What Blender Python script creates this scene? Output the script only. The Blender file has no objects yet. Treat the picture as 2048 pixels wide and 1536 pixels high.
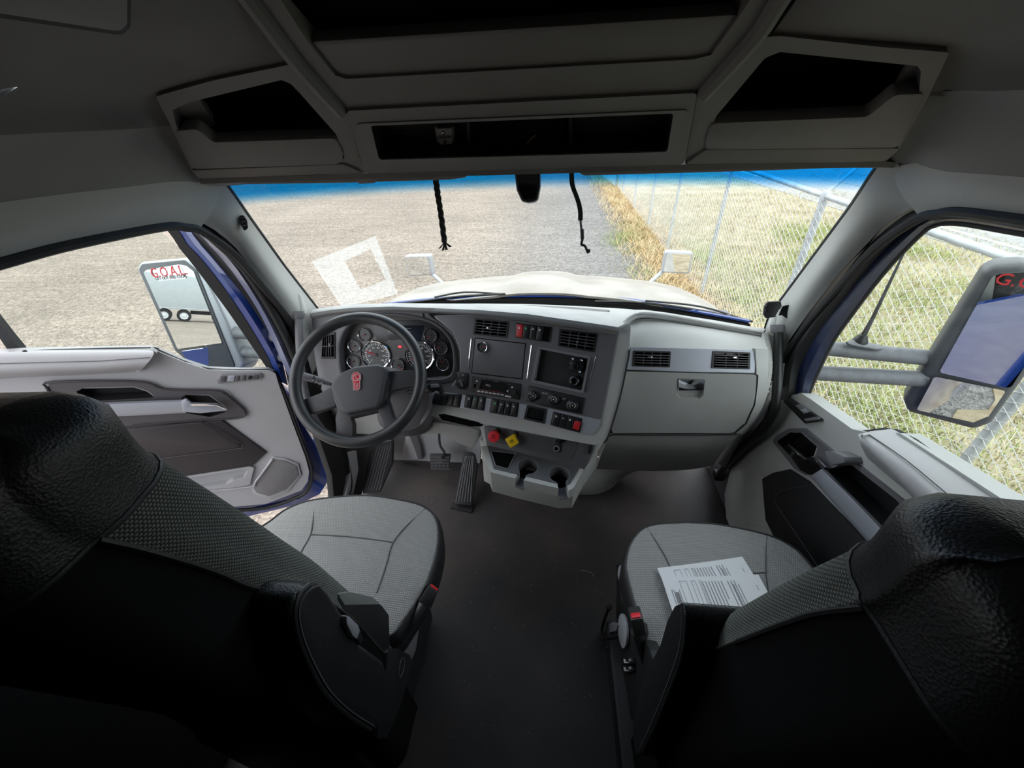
import bpy, bmesh, math, random
from mathutils import Vector, Matrix
from mathutils.geometry import tessellate_polygon
random.seed(7)
S = bpy.context.scene
COL = S.collection
R = math.radians
# ------------------------------------------------------------------ camera, sky, exposure
FPX = 770.0                                   # focal length in pixels of the 2048x1536 frame
CAM = Vector((0.06, 0.0, 1.75))
_f = Vector((83, -560, FPX)).normalized()
_x = Vector((8300, 178, -FPX)).normalized()
_x = (_x - _f * _x.dot(_f)).normalized()
_d = _f.cross(_x)
if _d.y < 0: _d = -_d
RX = Vector((_x.x, _f.x, -_d.x)); RY = Vector((_x.y, _f.y, -_d.y)); RZ = Vector((_x.z, _f.z, -_d.z))
cam_data = bpy.data.cameras.new('camera'); cam = bpy.data.objects.new('camera', cam_data); COL.objects.link(cam)
cam_data.sensor_width = 36.0; cam_data.lens = 36.0 * FPX / 2048.0; cam_data.clip_start = 0.02; cam_data.clip_end = 400
m = Matrix.Identity(4)
for i in range(3):
    m[i][0] = RX[i]; m[i][1] = -RY[i]; m[i][2] = -RZ[i]; m[i][3] = CAM[i]
cam.matrix_world = m
S.camera = cam
S.view_settings.view_transform = 'Standard'; S.view_settings.look = 'None'; S.view_settings.gamma = 1.0
S.view_settings.use_curve_mapping = False
S.view_settings.exposure = 1.80
W = bpy.data.worlds.new('overcast'); S.world = W; W.use_nodes = True
_n = W.node_tree.nodes; _l = W.node_tree.links
_bg = _n['Background']; _bg.inputs['Strength'].default_value = 1.0
_tc = _n.new('ShaderNodeTexCoord'); _sp = _n.new('ShaderNodeSeparateXYZ'); _cr = _n.new('ShaderNodeValToRGB')
_l.new(_tc.outputs['Generated'], _sp.inputs[0]); _l.new(_sp.outputs['Z'], _cr.inputs[0]); _l.new(_cr.outputs[0], _bg.inputs['Color'])
_cr.color_ramp.elements[0].position = 0.0; _cr.color_ramp.elements[0].color = (0.80, 0.84, 0.90, 1)
_cr.color_ramp.elements[1].position = 0.9; _cr.color_ramp.elements[1].color = (1.0, 1.02, 1.06, 1)
S.cycles.max_bounces = 10; S.cycles.diffuse_bounces = 6; S.cycles.transparent_max_bounces = 16
S.cycles.use_denoising = True
S.cycles.sample_clamp_indirect = 6.0

# ------------------------------------------------------------------ turning points of the photograph into places
def ray(px, py):
    return RX * ((px - 1024.0) / FPX) + RY * ((py - 768.0) / FPX) + RZ
def at(px, py, X=None, Y=None, Z=None):
    d = ray(px, py)
    if X is not None: t = (X - CAM.x) / d.x
    elif Y is not None: t = (Y - CAM.y) / d.y
    else: t = (Z - CAM.z) / d.z
    return CAM + d * t
class Plane:
    def __init__(s, p, n, u=None):
        s.p = Vector(p); s.n = Vector(n).normalized()
        s.u = Vector(u).normalized() if u is not None else Vector((0, 0, 1)).cross(s.n).normalized()
        s.v = s.n.cross(s.u)
    def at(s, px, py, off=0.0):
        d = ray(px, py); return CAM + d * ((s.p + s.n * off - CAM).dot(s.n) / d.dot(s.n))
    def uv(s, q): q = q - s.p; return (q.dot(s.u), q.dot(s.v))
    def pt(s, a, b, off=0.0): return s.p + s.u * a + s.v * b + s.n * off
    def px(s, px, py, off=0.0): return s.uv(s.at(px, py, off))
def tilted(p, yaw, tilt):
    a, t = R(yaw), R(tilt)
    return Plane(p, (-math.sin(a) * math.cos(t), -math.cos(a) * math.cos(t), math.sin(t)))

# ------------------------------------------------------------------ materials
def lin(c):
    c = c / 255.0
    return c / 12.92 if c <= 0.04045 else ((c + 0.055) / 1.055) ** 2.4
def rgb(r, g, b): return (lin(r), lin(g), lin(b), 1)
MATS = {}
def mat(name, col, rough=0.5, metal=0.0, bump=0.0, scale=200.0, var=0.0, vscale=3.0, col2=None, spec=0.5, emit=0.0, kind='noise', coat=0.0, stretch=None, bdist=0.002):
    m = bpy.data.materials.new(name); m.use_nodes = True; MATS[name] = m
    nt = m.node_tree; N = nt.nodes; L = nt.links; b = N['Principled BSDF']
    b.inputs['Base Color'].default_value = col; b.inputs['Roughness'].default_value = rough; b.inputs['Metallic'].default_value = metal
    b.inputs['Specular IOR Level'].default_value = spec
    if coat: b.inputs['Coat Weight'].default_value = coat; b.inputs['Coat Roughness'].default_value = 0.05
    if emit: b.inputs['Emission Color'].default_value = col; b.inputs['Emission Strength'].default_value = emit
    tc = N.new('ShaderNodeTexCoord'); src = tc.outputs['Object']
    if stretch:
        mp = N.new('ShaderNodeMapping'); mp.inputs['Scale'].default_value = stretch; L.new(src, mp.inputs[0]); src = mp.outputs[0]
    if var or col2:
        t = N.new('ShaderNodeTexNoise'); t.inputs['Scale'].default_value = vscale; t.inputs['Detail'].default_value = 6; L.new(src, t.inputs['Vector'])
        r = N.new('ShaderNodeValToRGB'); L.new(t.outputs['Fac'], r.inputs[0]); L.new(r.outputs[0], b.inputs['Base Color'])
        c2 = col2 if col2 else tuple(min(1, x * (1 + var)) for x in col[:3]) + (1,)
        c1 = col if col2 else tuple(x * (1 - var) for x in col[:3]) + (1,)
        r.color_ramp.elements[0].position = 0.36; r.color_ramp.elements[0].color = c1
        r.color_ramp.elements[1].position = 0.64; r.color_ramp.elements[1].color = c2
    if bump:
        if kind == 'voronoi':
            t = N.new('ShaderNodeTexVoronoi'); t.inputs['Scale'].default_value = scale; o = t.outputs['Distance']
        else:
            t = N.new('ShaderNodeTexNoise'); t.inputs['Scale'].default_value = scale; t.inputs['Detail'].default_value = 3; o = t.outputs['Fac']
        L.new(src, t.inputs['Vector'])
        bp = N.new('ShaderNodeBump'); bp.inputs['Strength'].default_value = bump; bp.inputs['Distance'].default_value = bdist
        L.new(o, bp.inputs['Height']); L.new(bp.outputs[0], b.inputs['Normal'])
    return m
def weave(name, ca, cb, sx, sz, rough=0.9, bump=0.6, axes=('X', 'Y')):
    """woven cloth: two crossed waves give the threads, in the mesh's own coordinates"""
    m = bpy.data.materials.new(name); m.use_nodes = True; MATS[name] = m
    nt = m.node_tree; N = nt.nodes; L = nt.links; b = N['Principled BSDF']; b.inputs['Roughness'].default_value = rough
    b.inputs['Specular IOR Level'].default_value = 0.2
    tc = N.new('ShaderNodeTexCoord'); sp = N.new('ShaderNodeSeparateXYZ'); L.new(tc.outputs['Object'], sp.inputs[0])
    def op(o, a, c):
        q = N.new('ShaderNodeMath'); q.operation = o
        for i, z in enumerate((a, c)):
            if z is None: continue
            if isinstance(z, (int, float)): q.inputs[i].default_value = z
            else: L.new(z, q.inputs[i])
        return q.outputs[0]
    a = op('MULTIPLY', sp.outputs[axes[0]], sx); c = op('MULTIPLY', sp.outputs[axes[1]], sz)
    row = op('MULTIPLY', op('FLOOR', op('DIVIDE', c, math.pi), None), math.pi / 2)
    h = op('ABSOLUTE', op('MULTIPLY', op('SINE', op('ADD', a, row), None), op('SINE', c, None)), None)
    r = N.new('ShaderNodeValToRGB'); L.new(h, r.inputs[0]); L.new(r.outputs[0], b.inputs['Base Color'])
    r.color_ramp.elements[0].position = 0.05; r.color_ramp.elements[0].color = ca
    r.color_ramp.elements[1].position = 0.75; r.color_ramp.elements[1].color = cb
    bp = N.new('ShaderNodeBump'); bp.inputs['Strength'].default_value = bump; bp.inputs['Distance'].default_value = 0.002
    L.new(h, bp.inputs['Height']); L.new(bp.outputs[0], b.inputs['Normal'])
    return m

# ------------------------------------------------------------------ objects
WL = {}
def tag(o, label, cat, group=None):
    o['label'] = label; o['category'] = cat
    if group: o['group'] = group
    return o
def thing(name, label, cat, loc=(0, 0, 0), group=None):
    o = bpy.data.objects.new(name, None); COL.objects.link(o); o.location = loc; o.empty_display_size = 0.05
    WL[o] = Vector(loc); return tag(o, label, cat, group)
def struct(o, label=None):
    o['kind'] = 'structure'
    if label: o['label'] = label
    return o
def stuff(o): o['kind'] = 'stuff'; return o
def ob(name, bm, mt, parent=None, smooth=True, bev=0.0, seg=2, sharp=38):
    """one mesh object in world coordinates, hung under its parent"""
    if bev:
        bm.normal_update()
        ed = [e for e in bm.edges if len(e.link_faces) == 2 and e.calc_face_angle(0) > R(30)]
        bmesh.ops.bevel(bm, geom=ed, offset=bev, segments=seg, profile=0.5, affect='EDGES', clamp_overlap=True)
    me = bpy.data.meshes.new(name); off = WL.get(parent, Vector((0, 0, 0)))
    if off.length: bmesh.ops.translate(bm, verts=bm.verts, vec=-off)
    bmesh.ops.recalc_face_normals(bm, faces=bm.faces)
    bm.to_mesh(me); bm.free()
    if smooth:
        me.polygons.foreach_set('use_smooth', [True] * len(me.polygons)); me.set_sharp_from_angle(angle=R(sharp))
    for q in (mt if isinstance(mt, (list, tuple)) else [mt]): me.materials.append(q)
    o = bpy.data.objects.new(name, me); COL.objects.link(o)
    if parent is not None: o.parent = parent
    WL[o] = off
    return o
def round_poly(pts, r, seg=5):
    """rounds the corners of a 2D outline"""
    if r <= 0: return list(pts)
    out = []; n = len(pts)
    for i in range(n):
        p, a, b = Vector(pts[i]), Vector(pts[i - 1]), Vector(pts[(i + 1) % n])
        da, db = a - p, b - p; la, lb = da.length, db.length
        if la < 1e-6 or lb < 1e-6: continue
        ang = da.angle(db)
        if ang > R(165): out.append(tuple(p)); continue
        rr = r(i) if callable(r) else r
        t = min(rr / math.tan(ang / 2), la * 0.48, lb * 0.48)
        A = p + da * (t / la); B = p + db * (t / lb)
        for k in range(seg + 1):
            s = k / seg; q = A * (1 - s) ** 2 + p * 2 * s * (1 - s) + B * s * s
            out.append(tuple(q))
    return out
def catmull(pts, n=6, closed=False):
    P = [Vector(p) for p in pts]; out = []
    m = len(P); rng = range(m if closed else m - 1)
    for i in rng:
        p1, p2 = P[i], P[(i + 1) % m]
        p0 = P[i - 1] if (closed or i > 0) else p1 * 2 - p2
        p3 = P[(i + 2) % m] if (closed or i + 2 < m) else p2 * 2 - p1
        for k in range(n):
            t = k / n
            out.append(0.5 * ((2 * p1) + (p2 - p0) * t + (2 * p0 - 5 * p1 + 4 * p2 - p3) * t * t + (3 * p1 - p0 - 3 * p2 + p3) * t ** 3))
    if not closed: out.append(P[-1].copy())
    return out
def resample(pts, n):
    P = [Vector(p) for p in pts]; d = [0.0]
    for a, b in zip(P, P[1:]): d.append(d[-1] + (b - a).length)
    out = []; j = 0
    for k in range(n):
        s = d[-1] * k / (n - 1)
        while j < len(P) - 2 and d[j + 1] < s: j += 1
        t = (s - d[j]) / max(1e-9, d[j + 1] - d[j]); out.append(P[j].lerp(P[j + 1], min(1, max(0, t))))
    return out
def bm_prism(front, vec):
    bm = bmesh.new(); n = len(front)
    a = [bm.verts.new(p) for p in front]; b = [bm.verts.new(Vector(p) + Vector(vec)) for p in front]
    bm.faces.new(a); bm.faces.new(b[::-1])
    for i in range(n): bm.faces.new((a[i], b[i], b[(i + 1) % n], a[(i + 1) % n]))
    return bm
def area2(p): return sum(p[i - 1][0] * p[i][1] - p[i][0] * p[i - 1][1] for i in range(len(p))) / 2
def clean2(p, eps=2e-4):
    out = []
    for q in p:
        if not out or (abs(q[0] - out[-1][0]) + abs(q[1] - out[-1][1])) > eps: out.append(q)
    if len(out) > 1 and (abs(out[0][0] - out[-1][0]) + abs(out[0][1] - out[-1][1])) <= eps: out.pop()
    return out
def plate(name, px, pl, mt, parent=None, th=0.006, off=0.0, rnd=0.0, bev=0.0015, holes=(), hdepth=None, hfloor=False, hmat=None, hrnd=0.0, smooth_px=0, uv=None, seg=2):
    """A solid slab lying on a plane: outline read off the photograph (or given as plane coordinates in uv), front face at `off`, thickness `th`.
    holes: outlines cut through it; hdepth: how deep their walls go; hfloor: close them."""
    if uv is None:
        if smooth_px: px = [tuple(q) for q in catmull([(x, y) for x, y in px], smooth_px, True)]
        o2 = [pl.px(x, y, off) for x, y in px]
    else: o2 = list(uv)
    o2 = clean2(round_poly(o2, rnd))
    if area2(o2) < 0: o2 = o2[::-1]
    if not holes:
        bm = bm_prism([pl.pt(a, b, off) for a, b in o2], pl.n * -th)
        return ob(name, bm, mt, parent, bev=bev, seg=seg)
    bm = bmesh.new(); loops = []
    hd = hdepth if hdepth is not None else th
    fa = [bm.verts.new(pl.pt(a, b, off)) for a, b in o2]
    hl = []
    for h in holes:
        h2 = clean2(round_poly([pl.px(x, y, off) for x, y in h] if uv is None else list(h), hrnd))
        hv = [bm.verts.new(pl.pt(a, b, off)) for a, b in h2]
        hl.append((h2, hv))
    allv = fa + [v for h2, hv in hl for v in hv]
    for t_ in tessellate_polygon([[Vector((a, b, 0)) for a, b in o2]] + [[Vector((a, b, 0)) for a, b in h2] for h2, hv in hl]):
        try: bm.faces.new([allv[i] for i in t_])
        except ValueError: pass
    fb = [bm.verts.new(pl.pt(a, b, off - th)) for a, b in o2]
    for i in range(len(fa)): bm.faces.new((fa[i], fb[i], fb[(i + 1) % len(fa)], fa[(i + 1) % len(fa)]))
    for h2, hv in hl:
        hb = [bm.verts.new(pl.pt(a, b, off - hd)) for a, b in h2]; fs = []
        for i in range(len(hv)): fs.append(bm.faces.new((hv[i], hb[i], hb[(i + 1) % len(hv)], hv[(i + 1) % len(hv)])))
        if hfloor: fs.append(bm.faces.new(hb))
        if hmat is not None:
            for f in fs: f.material_index = 1
    return ob(name, bm, [mt, hmat] if hmat is not None else mt, parent)
def circ(c, r, n=24, sx=1.0, sy=1.0, a0=0.0):
    return [(c[0] + r * sx * math.cos(a0 + 2 * math.pi * k / n), c[1] + r * sy * math.sin(a0 + 2 * math.pi * k / n)) for k in range(n)]
def disc(name, px, r, pl, mt, parent=None, th=0.004, off=0.0, n=28, bev=0.0006):
    """a round slab on a plane, its centre read off the photograph, radius in metres"""
    return plate(name, None, pl, mt, parent, th=th, off=off, bev=bev, uv=circ(pl.px(px[0], px[1], off), r, n))
def lathe_bm(c, ax, prof, n=28, u=None):
    """surface of revolution about an axis; prof: (radius, height)"""
    ax = Vector(ax).normalized(); u = Vector(u).normalized() if u else ax.orthogonal().normalized(); v = ax.cross(u)
    bm = bmesh.new(); rows = []
    for r, h in prof:
        if r < 1e-6: rows.append([bm.verts.new(Vector(c) + ax * h)])
        else: rows.append([bm.verts.new(Vector(c) + ax * h + u * (r * math.cos(2 * math.pi * k / n)) + v * (r * math.sin(2 * math.pi * k / n))) for k in range(n)])
    for a, b in zip(rows, rows[1:]):
        for k in range(n):
            q = [a[k % len(a)], a[(k + 1) % len(a)], b[(k + 1) % len(b)], b[k % len(b)]]
            w = []
            for x in q:
                if x not in w: w.append(x)
            if len(w) > 2: bm.faces.new(w)
    return bm
def lathe(name, c, ax, prof, mt, parent=None, n=28): return ob(name, lathe_bm(c, ax, prof, n), mt, parent)
def tube_bm(pts, r, n=10, cap=True, flat=1.0, bm=None, closed=False):
    bm = bm or bmesh.new(); P = [Vector(p) for p in pts]; rows = []; up = None; m = len(P)
    for i, p in enumerate(P):
        if closed: t = (P[(i + 1) % m] - P[i - 1])
        else: t = (P[min(i + 1, m - 1)] - P[max(i - 1, 0)])
        t.normalize()
        if up is None: up = t.orthogonal().normalized()
        up = (up - t * up.dot(t)).normalized(); w = t.cross(up); rr = r(i / max(1, m - 1)) if callable(r) else r
        rows.append([bm.verts.new(p + up * (rr * math.cos(2 * math.pi * k / n)) + w * (rr * flat * math.sin(2 * math.pi * k / n))) for k in range(n)])
    for i in range(m if closed else m - 1):
        a, b = rows[i], rows[(i + 1) % m]
        for k in range(n): bm.faces.new((a[k], a[(k + 1) % n], b[(k + 1) % n], b[k]))
    if cap and not closed:
        bm.faces.new(rows[0][::-1]); bm.faces.new(rows[-1])
    return bm
def tube(name, pts, r, mt, parent=None, n=10, flat=1.0, sm=0, closed=False):
    if sm: pts = catmull(pts, sm, closed)
    return ob(name, tube_bm(pts, r, n, True, flat, None, closed), mt, parent)
def torus_bm(c, n, R0, r, N=64, k=14, a0=0.0, a1=2 * math.pi):
    n = Vector(n).normalized(); u = n.cross(Vector((0, 0, 1))); u = u.normalized() if u.length > 1e-4 else n.orthogonal().normalized(); v = n.cross(u)
    return tube_bm([Vector(c) + u * (R0 * math.cos(a0 + (a1 - a0) * i / N)) + v * (R0 * math.sin(a0 + (a1 - a0) * i / N)) for i in range(N)], r, k, closed=True)
def loft(name, rows, mt, parent=None, n=24, th=0.0, sm=0, cross=0, flip=False, sharp=50):
    """a skin through rows of points, given a real thickness th (away from the camera side)"""
    rr = [resample(catmull(r_, 6) if sm else r_, n) for r_ in rows]
    if cross:
        cols = [catmull([r_[i] for r_ in rr], cross) for i in range(n)]
        rr = [[cols[i][k] for i in range(n)] for k in range(len(cols[0]))]
    bm = bmesh.new(); V = [[bm.verts.new(p) for p in r_] for r_ in rr]
    for a, b in zip(V, V[1:]):
        for i in range(n - 1):
            try: bm.faces.new((a[i], a[i + 1], b[i + 1], b[i]))
            except ValueError: pass
    if th:
        bm.normal_update()
        c = sum((f.calc_center_median() for f in bm.faces), Vector()) / len(bm.faces)
        s = sum(f.normal.dot(CAM - f.calc_center_median()) * f.calc_area() for f in bm.faces)
        if s < 0: bmesh.ops.reverse_faces(bm, faces=bm.faces)
        bmesh.ops.solidify(bm, geom=list(bm.faces), thickness=th)
    return ob(name, bm, mt, parent, sharp=sharp)
def box_bm(c, size, u=(1, 0, 0), v=(0, 1, 0), w=None, bm=None):
    bm = bm or bmesh.new(); u, v = Vector(u).normalized(), Vector(v).normalized(); w = Vector(w).normalized() if w else u.cross(v)
    V = {}
    for i in (-1, 1):
        for j in (-1, 1):
            for k in (-1, 1): V[i, j, k] = bm.verts.new(Vector(c) + u * (i * size[0] / 2) + v * (j * size[1] / 2) + w * (k * size[2] / 2))
    for f in (((-1,-1,-1),(-1,1,-1),(1,1,-1),(1,-1,-1)),((-1,-1,1),(1,-1,1),(1,1,1),(-1,1,1)),((-1,-1,-1),(1,-1,-1),(1,-1,1),(-1,-1,1)),
              ((-1,1,-1),(-1,1,1),(1,1,1),(1,1,-1)),((-1,-1,-1),(-1,-1,1),(-1,1,1),(-1,1,-1)),((1,-1,-1),(1,1,-1),(1,1,1),(1,-1,1))):
        bm.faces.new([V[q] for q in f])
    return bm
def box(name, c, size, mt, parent=None, bev=0.003, u=(1, 0, 0), v=(0, 1, 0), seg=2):
    return ob(name, box_bm(c, size, u, v), mt, parent, bev=bev, seg=seg)
def text(name, s, pos, u, v, size, mt, parent=None, th=0.0004):
    """lettering standing on a surface: pos = centre, u = reading direction, v = up"""
    cu = bpy.data.curves.new(name, 'FONT'); cu.body = s; cu.size = size; cu.extrude = th; cu.align_x = 'CENTER'; cu.align_y = 'CENTER'; cu.resolution_u = 2
    t = bpy.data.objects.new(name, cu); COL.objects.link(t); bpy.context.view_layer.update()
    me = bpy.data.meshes.new_from_object(t.evaluated_get(bpy.context.evaluated_depsgraph_get())); bpy.data.objects.remove(t)
    bm = bmesh.new(); bm.from_mesh(me); u = Vector(u).normalized(); v = Vector(v).normalized(); w = u.cross(v)
    for q in bm.verts: q.co = Vector(pos) + u * q.co.x + v * q.co.y + w * q.co.z
    return ob(name, bm, mt, parent, smooth=False)
def ptext(name, s, px, pl, size, mt, parent, off=0.001): return text(name, s, pl.at(px[0], px[1], off), pl.u, pl.v, size, mt, parent)
def mesh_raw(name, verts, faces, mt, parent=None, smooth=False):
    me = bpy.data.meshes.new(name); me.from_pydata(verts, [], faces)
    for q in (mt if isinstance(mt, (list, tuple)) else [mt]): me.materials.append(q)
    o = bpy.data.objects.new(name, me); COL.objects.link(o)
    if parent is not None: o.parent = parent; o.location = (0, 0, 0)
    WL[o] = WL.get(parent, Vector((0, 0, 0)))
    if smooth: me.polygons.foreach_set('use_smooth', [True] * len(me.polygons))
    return o
def refl_normal(p, target):
    """the normal a mirror at p needs so that an eye at the camera looks towards target"""
    return ((CAM - Vector(p)).normalized() + (Vector(target) - Vector(p)).normalized()).normalized()

# ------------------------------------------------------------------ the palette
M = {}
M['grey'] = mat('light grey moulded plastic', (0.43, 0.435, 0.42, 1), 0.55, bump=0.15, scale=900, var=0.04, vscale=6)
M['greyd'] = mat('door grey plastic', (0.385, 0.38, 0.39, 1), 0.55, bump=0.15, scale=900, var=0.04, vscale=6)
M['liner'] = mat('grey headliner', (0.175, 0.172, 0.168, 1), 0.9, bump=0.3, scale=1200, var=0.06, vscale=4)
M['over'] = mat('overhead grey plastic', (0.20, 0.196, 0.19, 1), 0.6, bump=0.2, scale=900, var=0.05, vscale=5)
M['char'] = mat('charcoal plastic', (0.125, 0.121, 0.131, 1), 0.5, bump=0.25, scale=900)
M['charl'] = mat('mid charcoal plastic', (0.185, 0.182, 0.195, 1), 0.5, bump=0.25, scale=900)
M['black'] = mat('black plastic', (0.012, 0.012, 0.013, 1), 0.45)
M['blackm'] = mat('matt black', (0.006, 0.006, 0.006, 1), 0.95, spec=0.0)
M['gloss'] = mat('gloss black', (0.008, 0.008, 0.009, 1), 0.12)
M['rubber'] = mat('black rubber seal', (0.014, 0.014, 0.015, 1), 0.6)
M['vinyl'] = mat('black grained vinyl', (0.013, 0.014, 0.015, 1), 0.42, bump=0.55, scale=380, kind='voronoi', bdist=0.0008)
M['shellv'] = mat('black seat back cloth', (0.0055, 0.0055, 0.006, 1), 0.9, bump=.2, scale=500, spec=.15)
M['vinyls'] = mat('smooth black vinyl', (0.016, 0.016, 0.017, 1), 0.5, bump=0.3, scale=500)
M['thread'] = mat('grey stitching', (0.09, 0.09, 0.09, 1), 0.9)
M['chrome'] = mat('chrome', (0.85, 0.86, 0.88, 1), 0.08, 1.0)
M['silver'] = mat('satin silver trim', (0.40, 0.42, 0.47, 1), 0.34, 0.25, bump=0.05, scale=600)
M['paint'] = mat('deep blue truck paint', (0.012, 0.038, 0.20, 1), 0.22, coat=1.0)
M['white'] = mat('white print', (0.8, 0.8, 0.8, 1), 0.6)
M['green'] = mat('green print', (0.08, 0.6, 0.22, 1), 0.6)
M['red'] = mat('red plastic', (0.55, 0.02, 0.03, 1), 0.4)
M['redb'] = mat('bright red knob plastic', (0.75, 0.025, 0.04, 1), 0.4)
M['yellow'] = mat('yellow knob plastic', (0.85, 0.55, 0.01, 1), 0.4)
M['mirror'] = mat('mirror glass', (0.86, 0.89, 0.90, 1), 0.01, 1.0)
M['mat'] = mat('black rubber floor mat', (0.026, 0.026, 0.029, 1), 0.55, bump=0.6, scale=500, bdist=0.001, col2=(0.066, 0.052, 0.047, 1), vscale=2.6)
M['steel'] = mat('galvanised steel', (0.42, 0.44, 0.46, 1), 0.45, 0.4, var=0.12, vscale=8)
M['bolt'] = mat('bright bolt head', (0.7, 0.7, 0.72, 1), 0.2, 1.0)
def glass_mat(name, tint, gloss=0.06, band=False):
    m = bpy.data.materials.new(name); m.use_nodes = True; nt = m.node_tree; N = nt.nodes; L = nt.links
    for q in list(N): N.remove(q)
    out = N.new('ShaderNodeOutputMaterial'); tr = N.new('ShaderNodeBsdfTransparent'); gl = N.new('ShaderNodeBsdfGlossy'); mx = N.new('ShaderNodeMixShader')
    fr = N.new('ShaderNodeFresnel'); fr.inputs['IOR'].default_value = 1.25
    gl.inputs['Roughness'].default_value = 0.0; gl.inputs['Color'].default_value = (1, 1, 1, 1)
    tr.inputs['Color'].default_value = tint
    if band:                               # the blue sun band along the top edge of the windshield, a dye in the glass itself
        tc = N.new('ShaderNodeTexCoord'); sp = N.new('ShaderNodeSeparateXYZ'); L.new(tc.outputs['Object'], sp.inputs[0])
        mr = N.new('ShaderNodeMapRange'); mr.interpolation_type = 'SMOOTHSTEP'
        mr.inputs[1].default_value = 1.520; mr.inputs[2].default_value = 1.568; L.new(sp.outputs['Z'], mr.inputs[0])
        mc = N.new('ShaderNodeMixRGB'); mc.inputs[1].default_value = tint; mc.inputs[2].default_value = (0.075, 0.48, 0.78, 1)
        L.new(mr.outputs[0], mc.inputs[0]); L.new(mc.outputs[0], tr.inputs['Color'])
    ge = N.new('ShaderNodeNewGeometry'); fm = N.new('ShaderNodeMixRGB'); fm.inputs[2].default_value = (0, 0, 0, 1)   # one reflection per pane: only its front face
    L.new(ge.outputs['Backfacing'], fm.inputs[0]); L.new(fr.outputs[0], fm.inputs[1]); L.new(fm.outputs[0], mx.inputs[0]); L.new(tr.outputs[0], mx.inputs[1]); L.new(gl.outputs[0], mx.inputs[2]); L.new(mx.outputs[0], out.inputs[0])
    return m
M['shield'] = glass_mat('windshield glass with a blue sun band', (0.93, 0.96, 0.95, 1), band=True)
M['glass'] = glass_mat('side window glass', (0.90, 0.94, 0.92, 1))
# ================================================================== outside: ground, verge, field, road
GZ = -1.2
def gravel(name, ca, cb, cc, s1, tracks=0.13):
    m = bpy.data.materials.new(name); m.use_nodes = True; nt = m.node_tree; N = nt.nodes; L = nt.links; b = N['Principled BSDF']
    b.inputs['Roughness'].default_value = 0.95; b.inputs['Specular IOR Level'].default_value = 0.15
    tc = N.new('ShaderNodeTexCoord')
    v = N.new('ShaderNodeTexVoronoi'); v.inputs['Scale'].default_value = s1; L.new(tc.outputs['Object'], v.inputs['Vector'])
    big = N.new('ShaderNodeTexNoise'); big.inputs['Scale'].default_value = 0.35; big.inputs['Detail'].default_value = 5; L.new(tc.outputs['Object'], big.inputs['Vector'])
    mp = N.new('ShaderNodeMapping'); mp.inputs['Scale'].default_value = (0.30, 1.9, 1); mp.inputs['Rotation'].default_value = (0, 0, R(12)); L.new(tc.outputs['Object'], mp.inputs[0])
    tr = N.new('ShaderNodeTexNoise'); tr.inputs['Scale'].default_value = 1.6; tr.inputs['Detail'].default_value = 7; tr.inputs['Distortion'].default_value = 1.6; L.new(mp.outputs[0], tr.inputs['Vector'])
    sx = N.new('ShaderNodeSeparateXYZ'); L.new(tc.outputs['Object'], sx.inputs[0])
    lane = N.new('ShaderNodeMapRange'); lane.interpolation_type = 'SMOOTHSTEP'; lane.inputs[1].default_value = -2.6; lane.inputs[2].default_value = 1.3; L.new(sx.outputs['X'], lane.inputs[0])
    mx = N.new('ShaderNodeMixRGB'); mx.inputs[1].default_value = ca; mx.inputs[2].default_value = cb; L.new(lane.outputs[0], mx.inputs[0])
    def mult(col, fac_src, lo, hi, p0=0.3, p1=0.7):
        r = N.new('ShaderNodeMapRange'); r.inputs[1].default_value = p0; r.inputs[2].default_value = p1; r.inputs[3].default_value = lo; r.inputs[4].default_value = hi; L.new(fac_src, r.inputs[0])
        q = N.new('ShaderNodeMixRGB'); q.blend_type = 'MULTIPLY'; q.inputs[0].default_value = 1; L.new(col, q.inputs[1]); L.new(r.outputs[0], q.inputs[2]); return q.outputs[0]
    c = mult(mx.outputs[0], v.outputs['Color'], 0.55, 1.40, 0.0, 1.0)
    c = mult(c, tr.outputs['Fac'], 1 - tracks, 1 + tracks)
    c = mult(c, big.outputs['Fac'], 0.86, 1.12)
    g2 = N.new('ShaderNodeTexNoise'); g2.inputs['Scale'].default_value = 11; g2.inputs['Detail'].default_value = 9; g2.inputs['Roughness'].default_value = .78; L.new(tc.outputs['Object'], g2.inputs['Vector'])
    c = mult(c, g2.outputs['Fac'], 0.70, 1.30, .36, .64)
    L.new(c, b.inputs['Base Color'])
    ad = N.new('ShaderNodeMath'); ad.operation = 'MULTIPLY_ADD'; ad.inputs[1].default_value = 2.2; L.new(tr.outputs['Fac'], ad.inputs[0]); L.new(v.outputs['Distance'], ad.inputs[2])
    bp = N.new('ShaderNodeBump'); bp.inputs['Strength'].default_value = 0.8; bp.inputs['Distance'].default_value = 0.03
    L.new(ad.outputs[0], bp.inputs['Height']); L.new(bp.outputs[0], b.inputs['Normal'])
    return m
M['gravel'] = gravel('pale gravel', (0.300, 0.250, 0.208, 1), (0.236, 0.222, 0.212, 1), None, 42)
M['earth'] = mat('dry earth and straw', (0.28, 0.215, 0.14, 1), 1.0, col2=(0.40, 0.33, 0.23, 1), vscale=5, bump=0.8, scale=60, bdist=0.02, spec=0.1)
M['field'] = mat('dry field', (0.29, 0.25, 0.16, 1), 1.0, col2=(0.42, 0.37, 0.27, 1), vscale=1.7, bump=0.8, scale=40, bdist=0.03, spec=0.1)
M['asphalt'] = mat('grey asphalt', (0.30, 0.30, 0.30, 1), 0.95, var=0.12, vscale=9, bump=0.5, scale=90, bdist=0.01)
M['lane'] = mat('white road paint', (0.7, 0.7, 0.68, 1), 0.9, var=0.1, vscale=20)
bm = bmesh.new(); q = [bm.verts.new(p) for p in ((-90, -90, GZ), (90, -90, GZ), (90, 90, GZ), (-90, 90, GZ))]; bm.faces.new(q)
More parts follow.
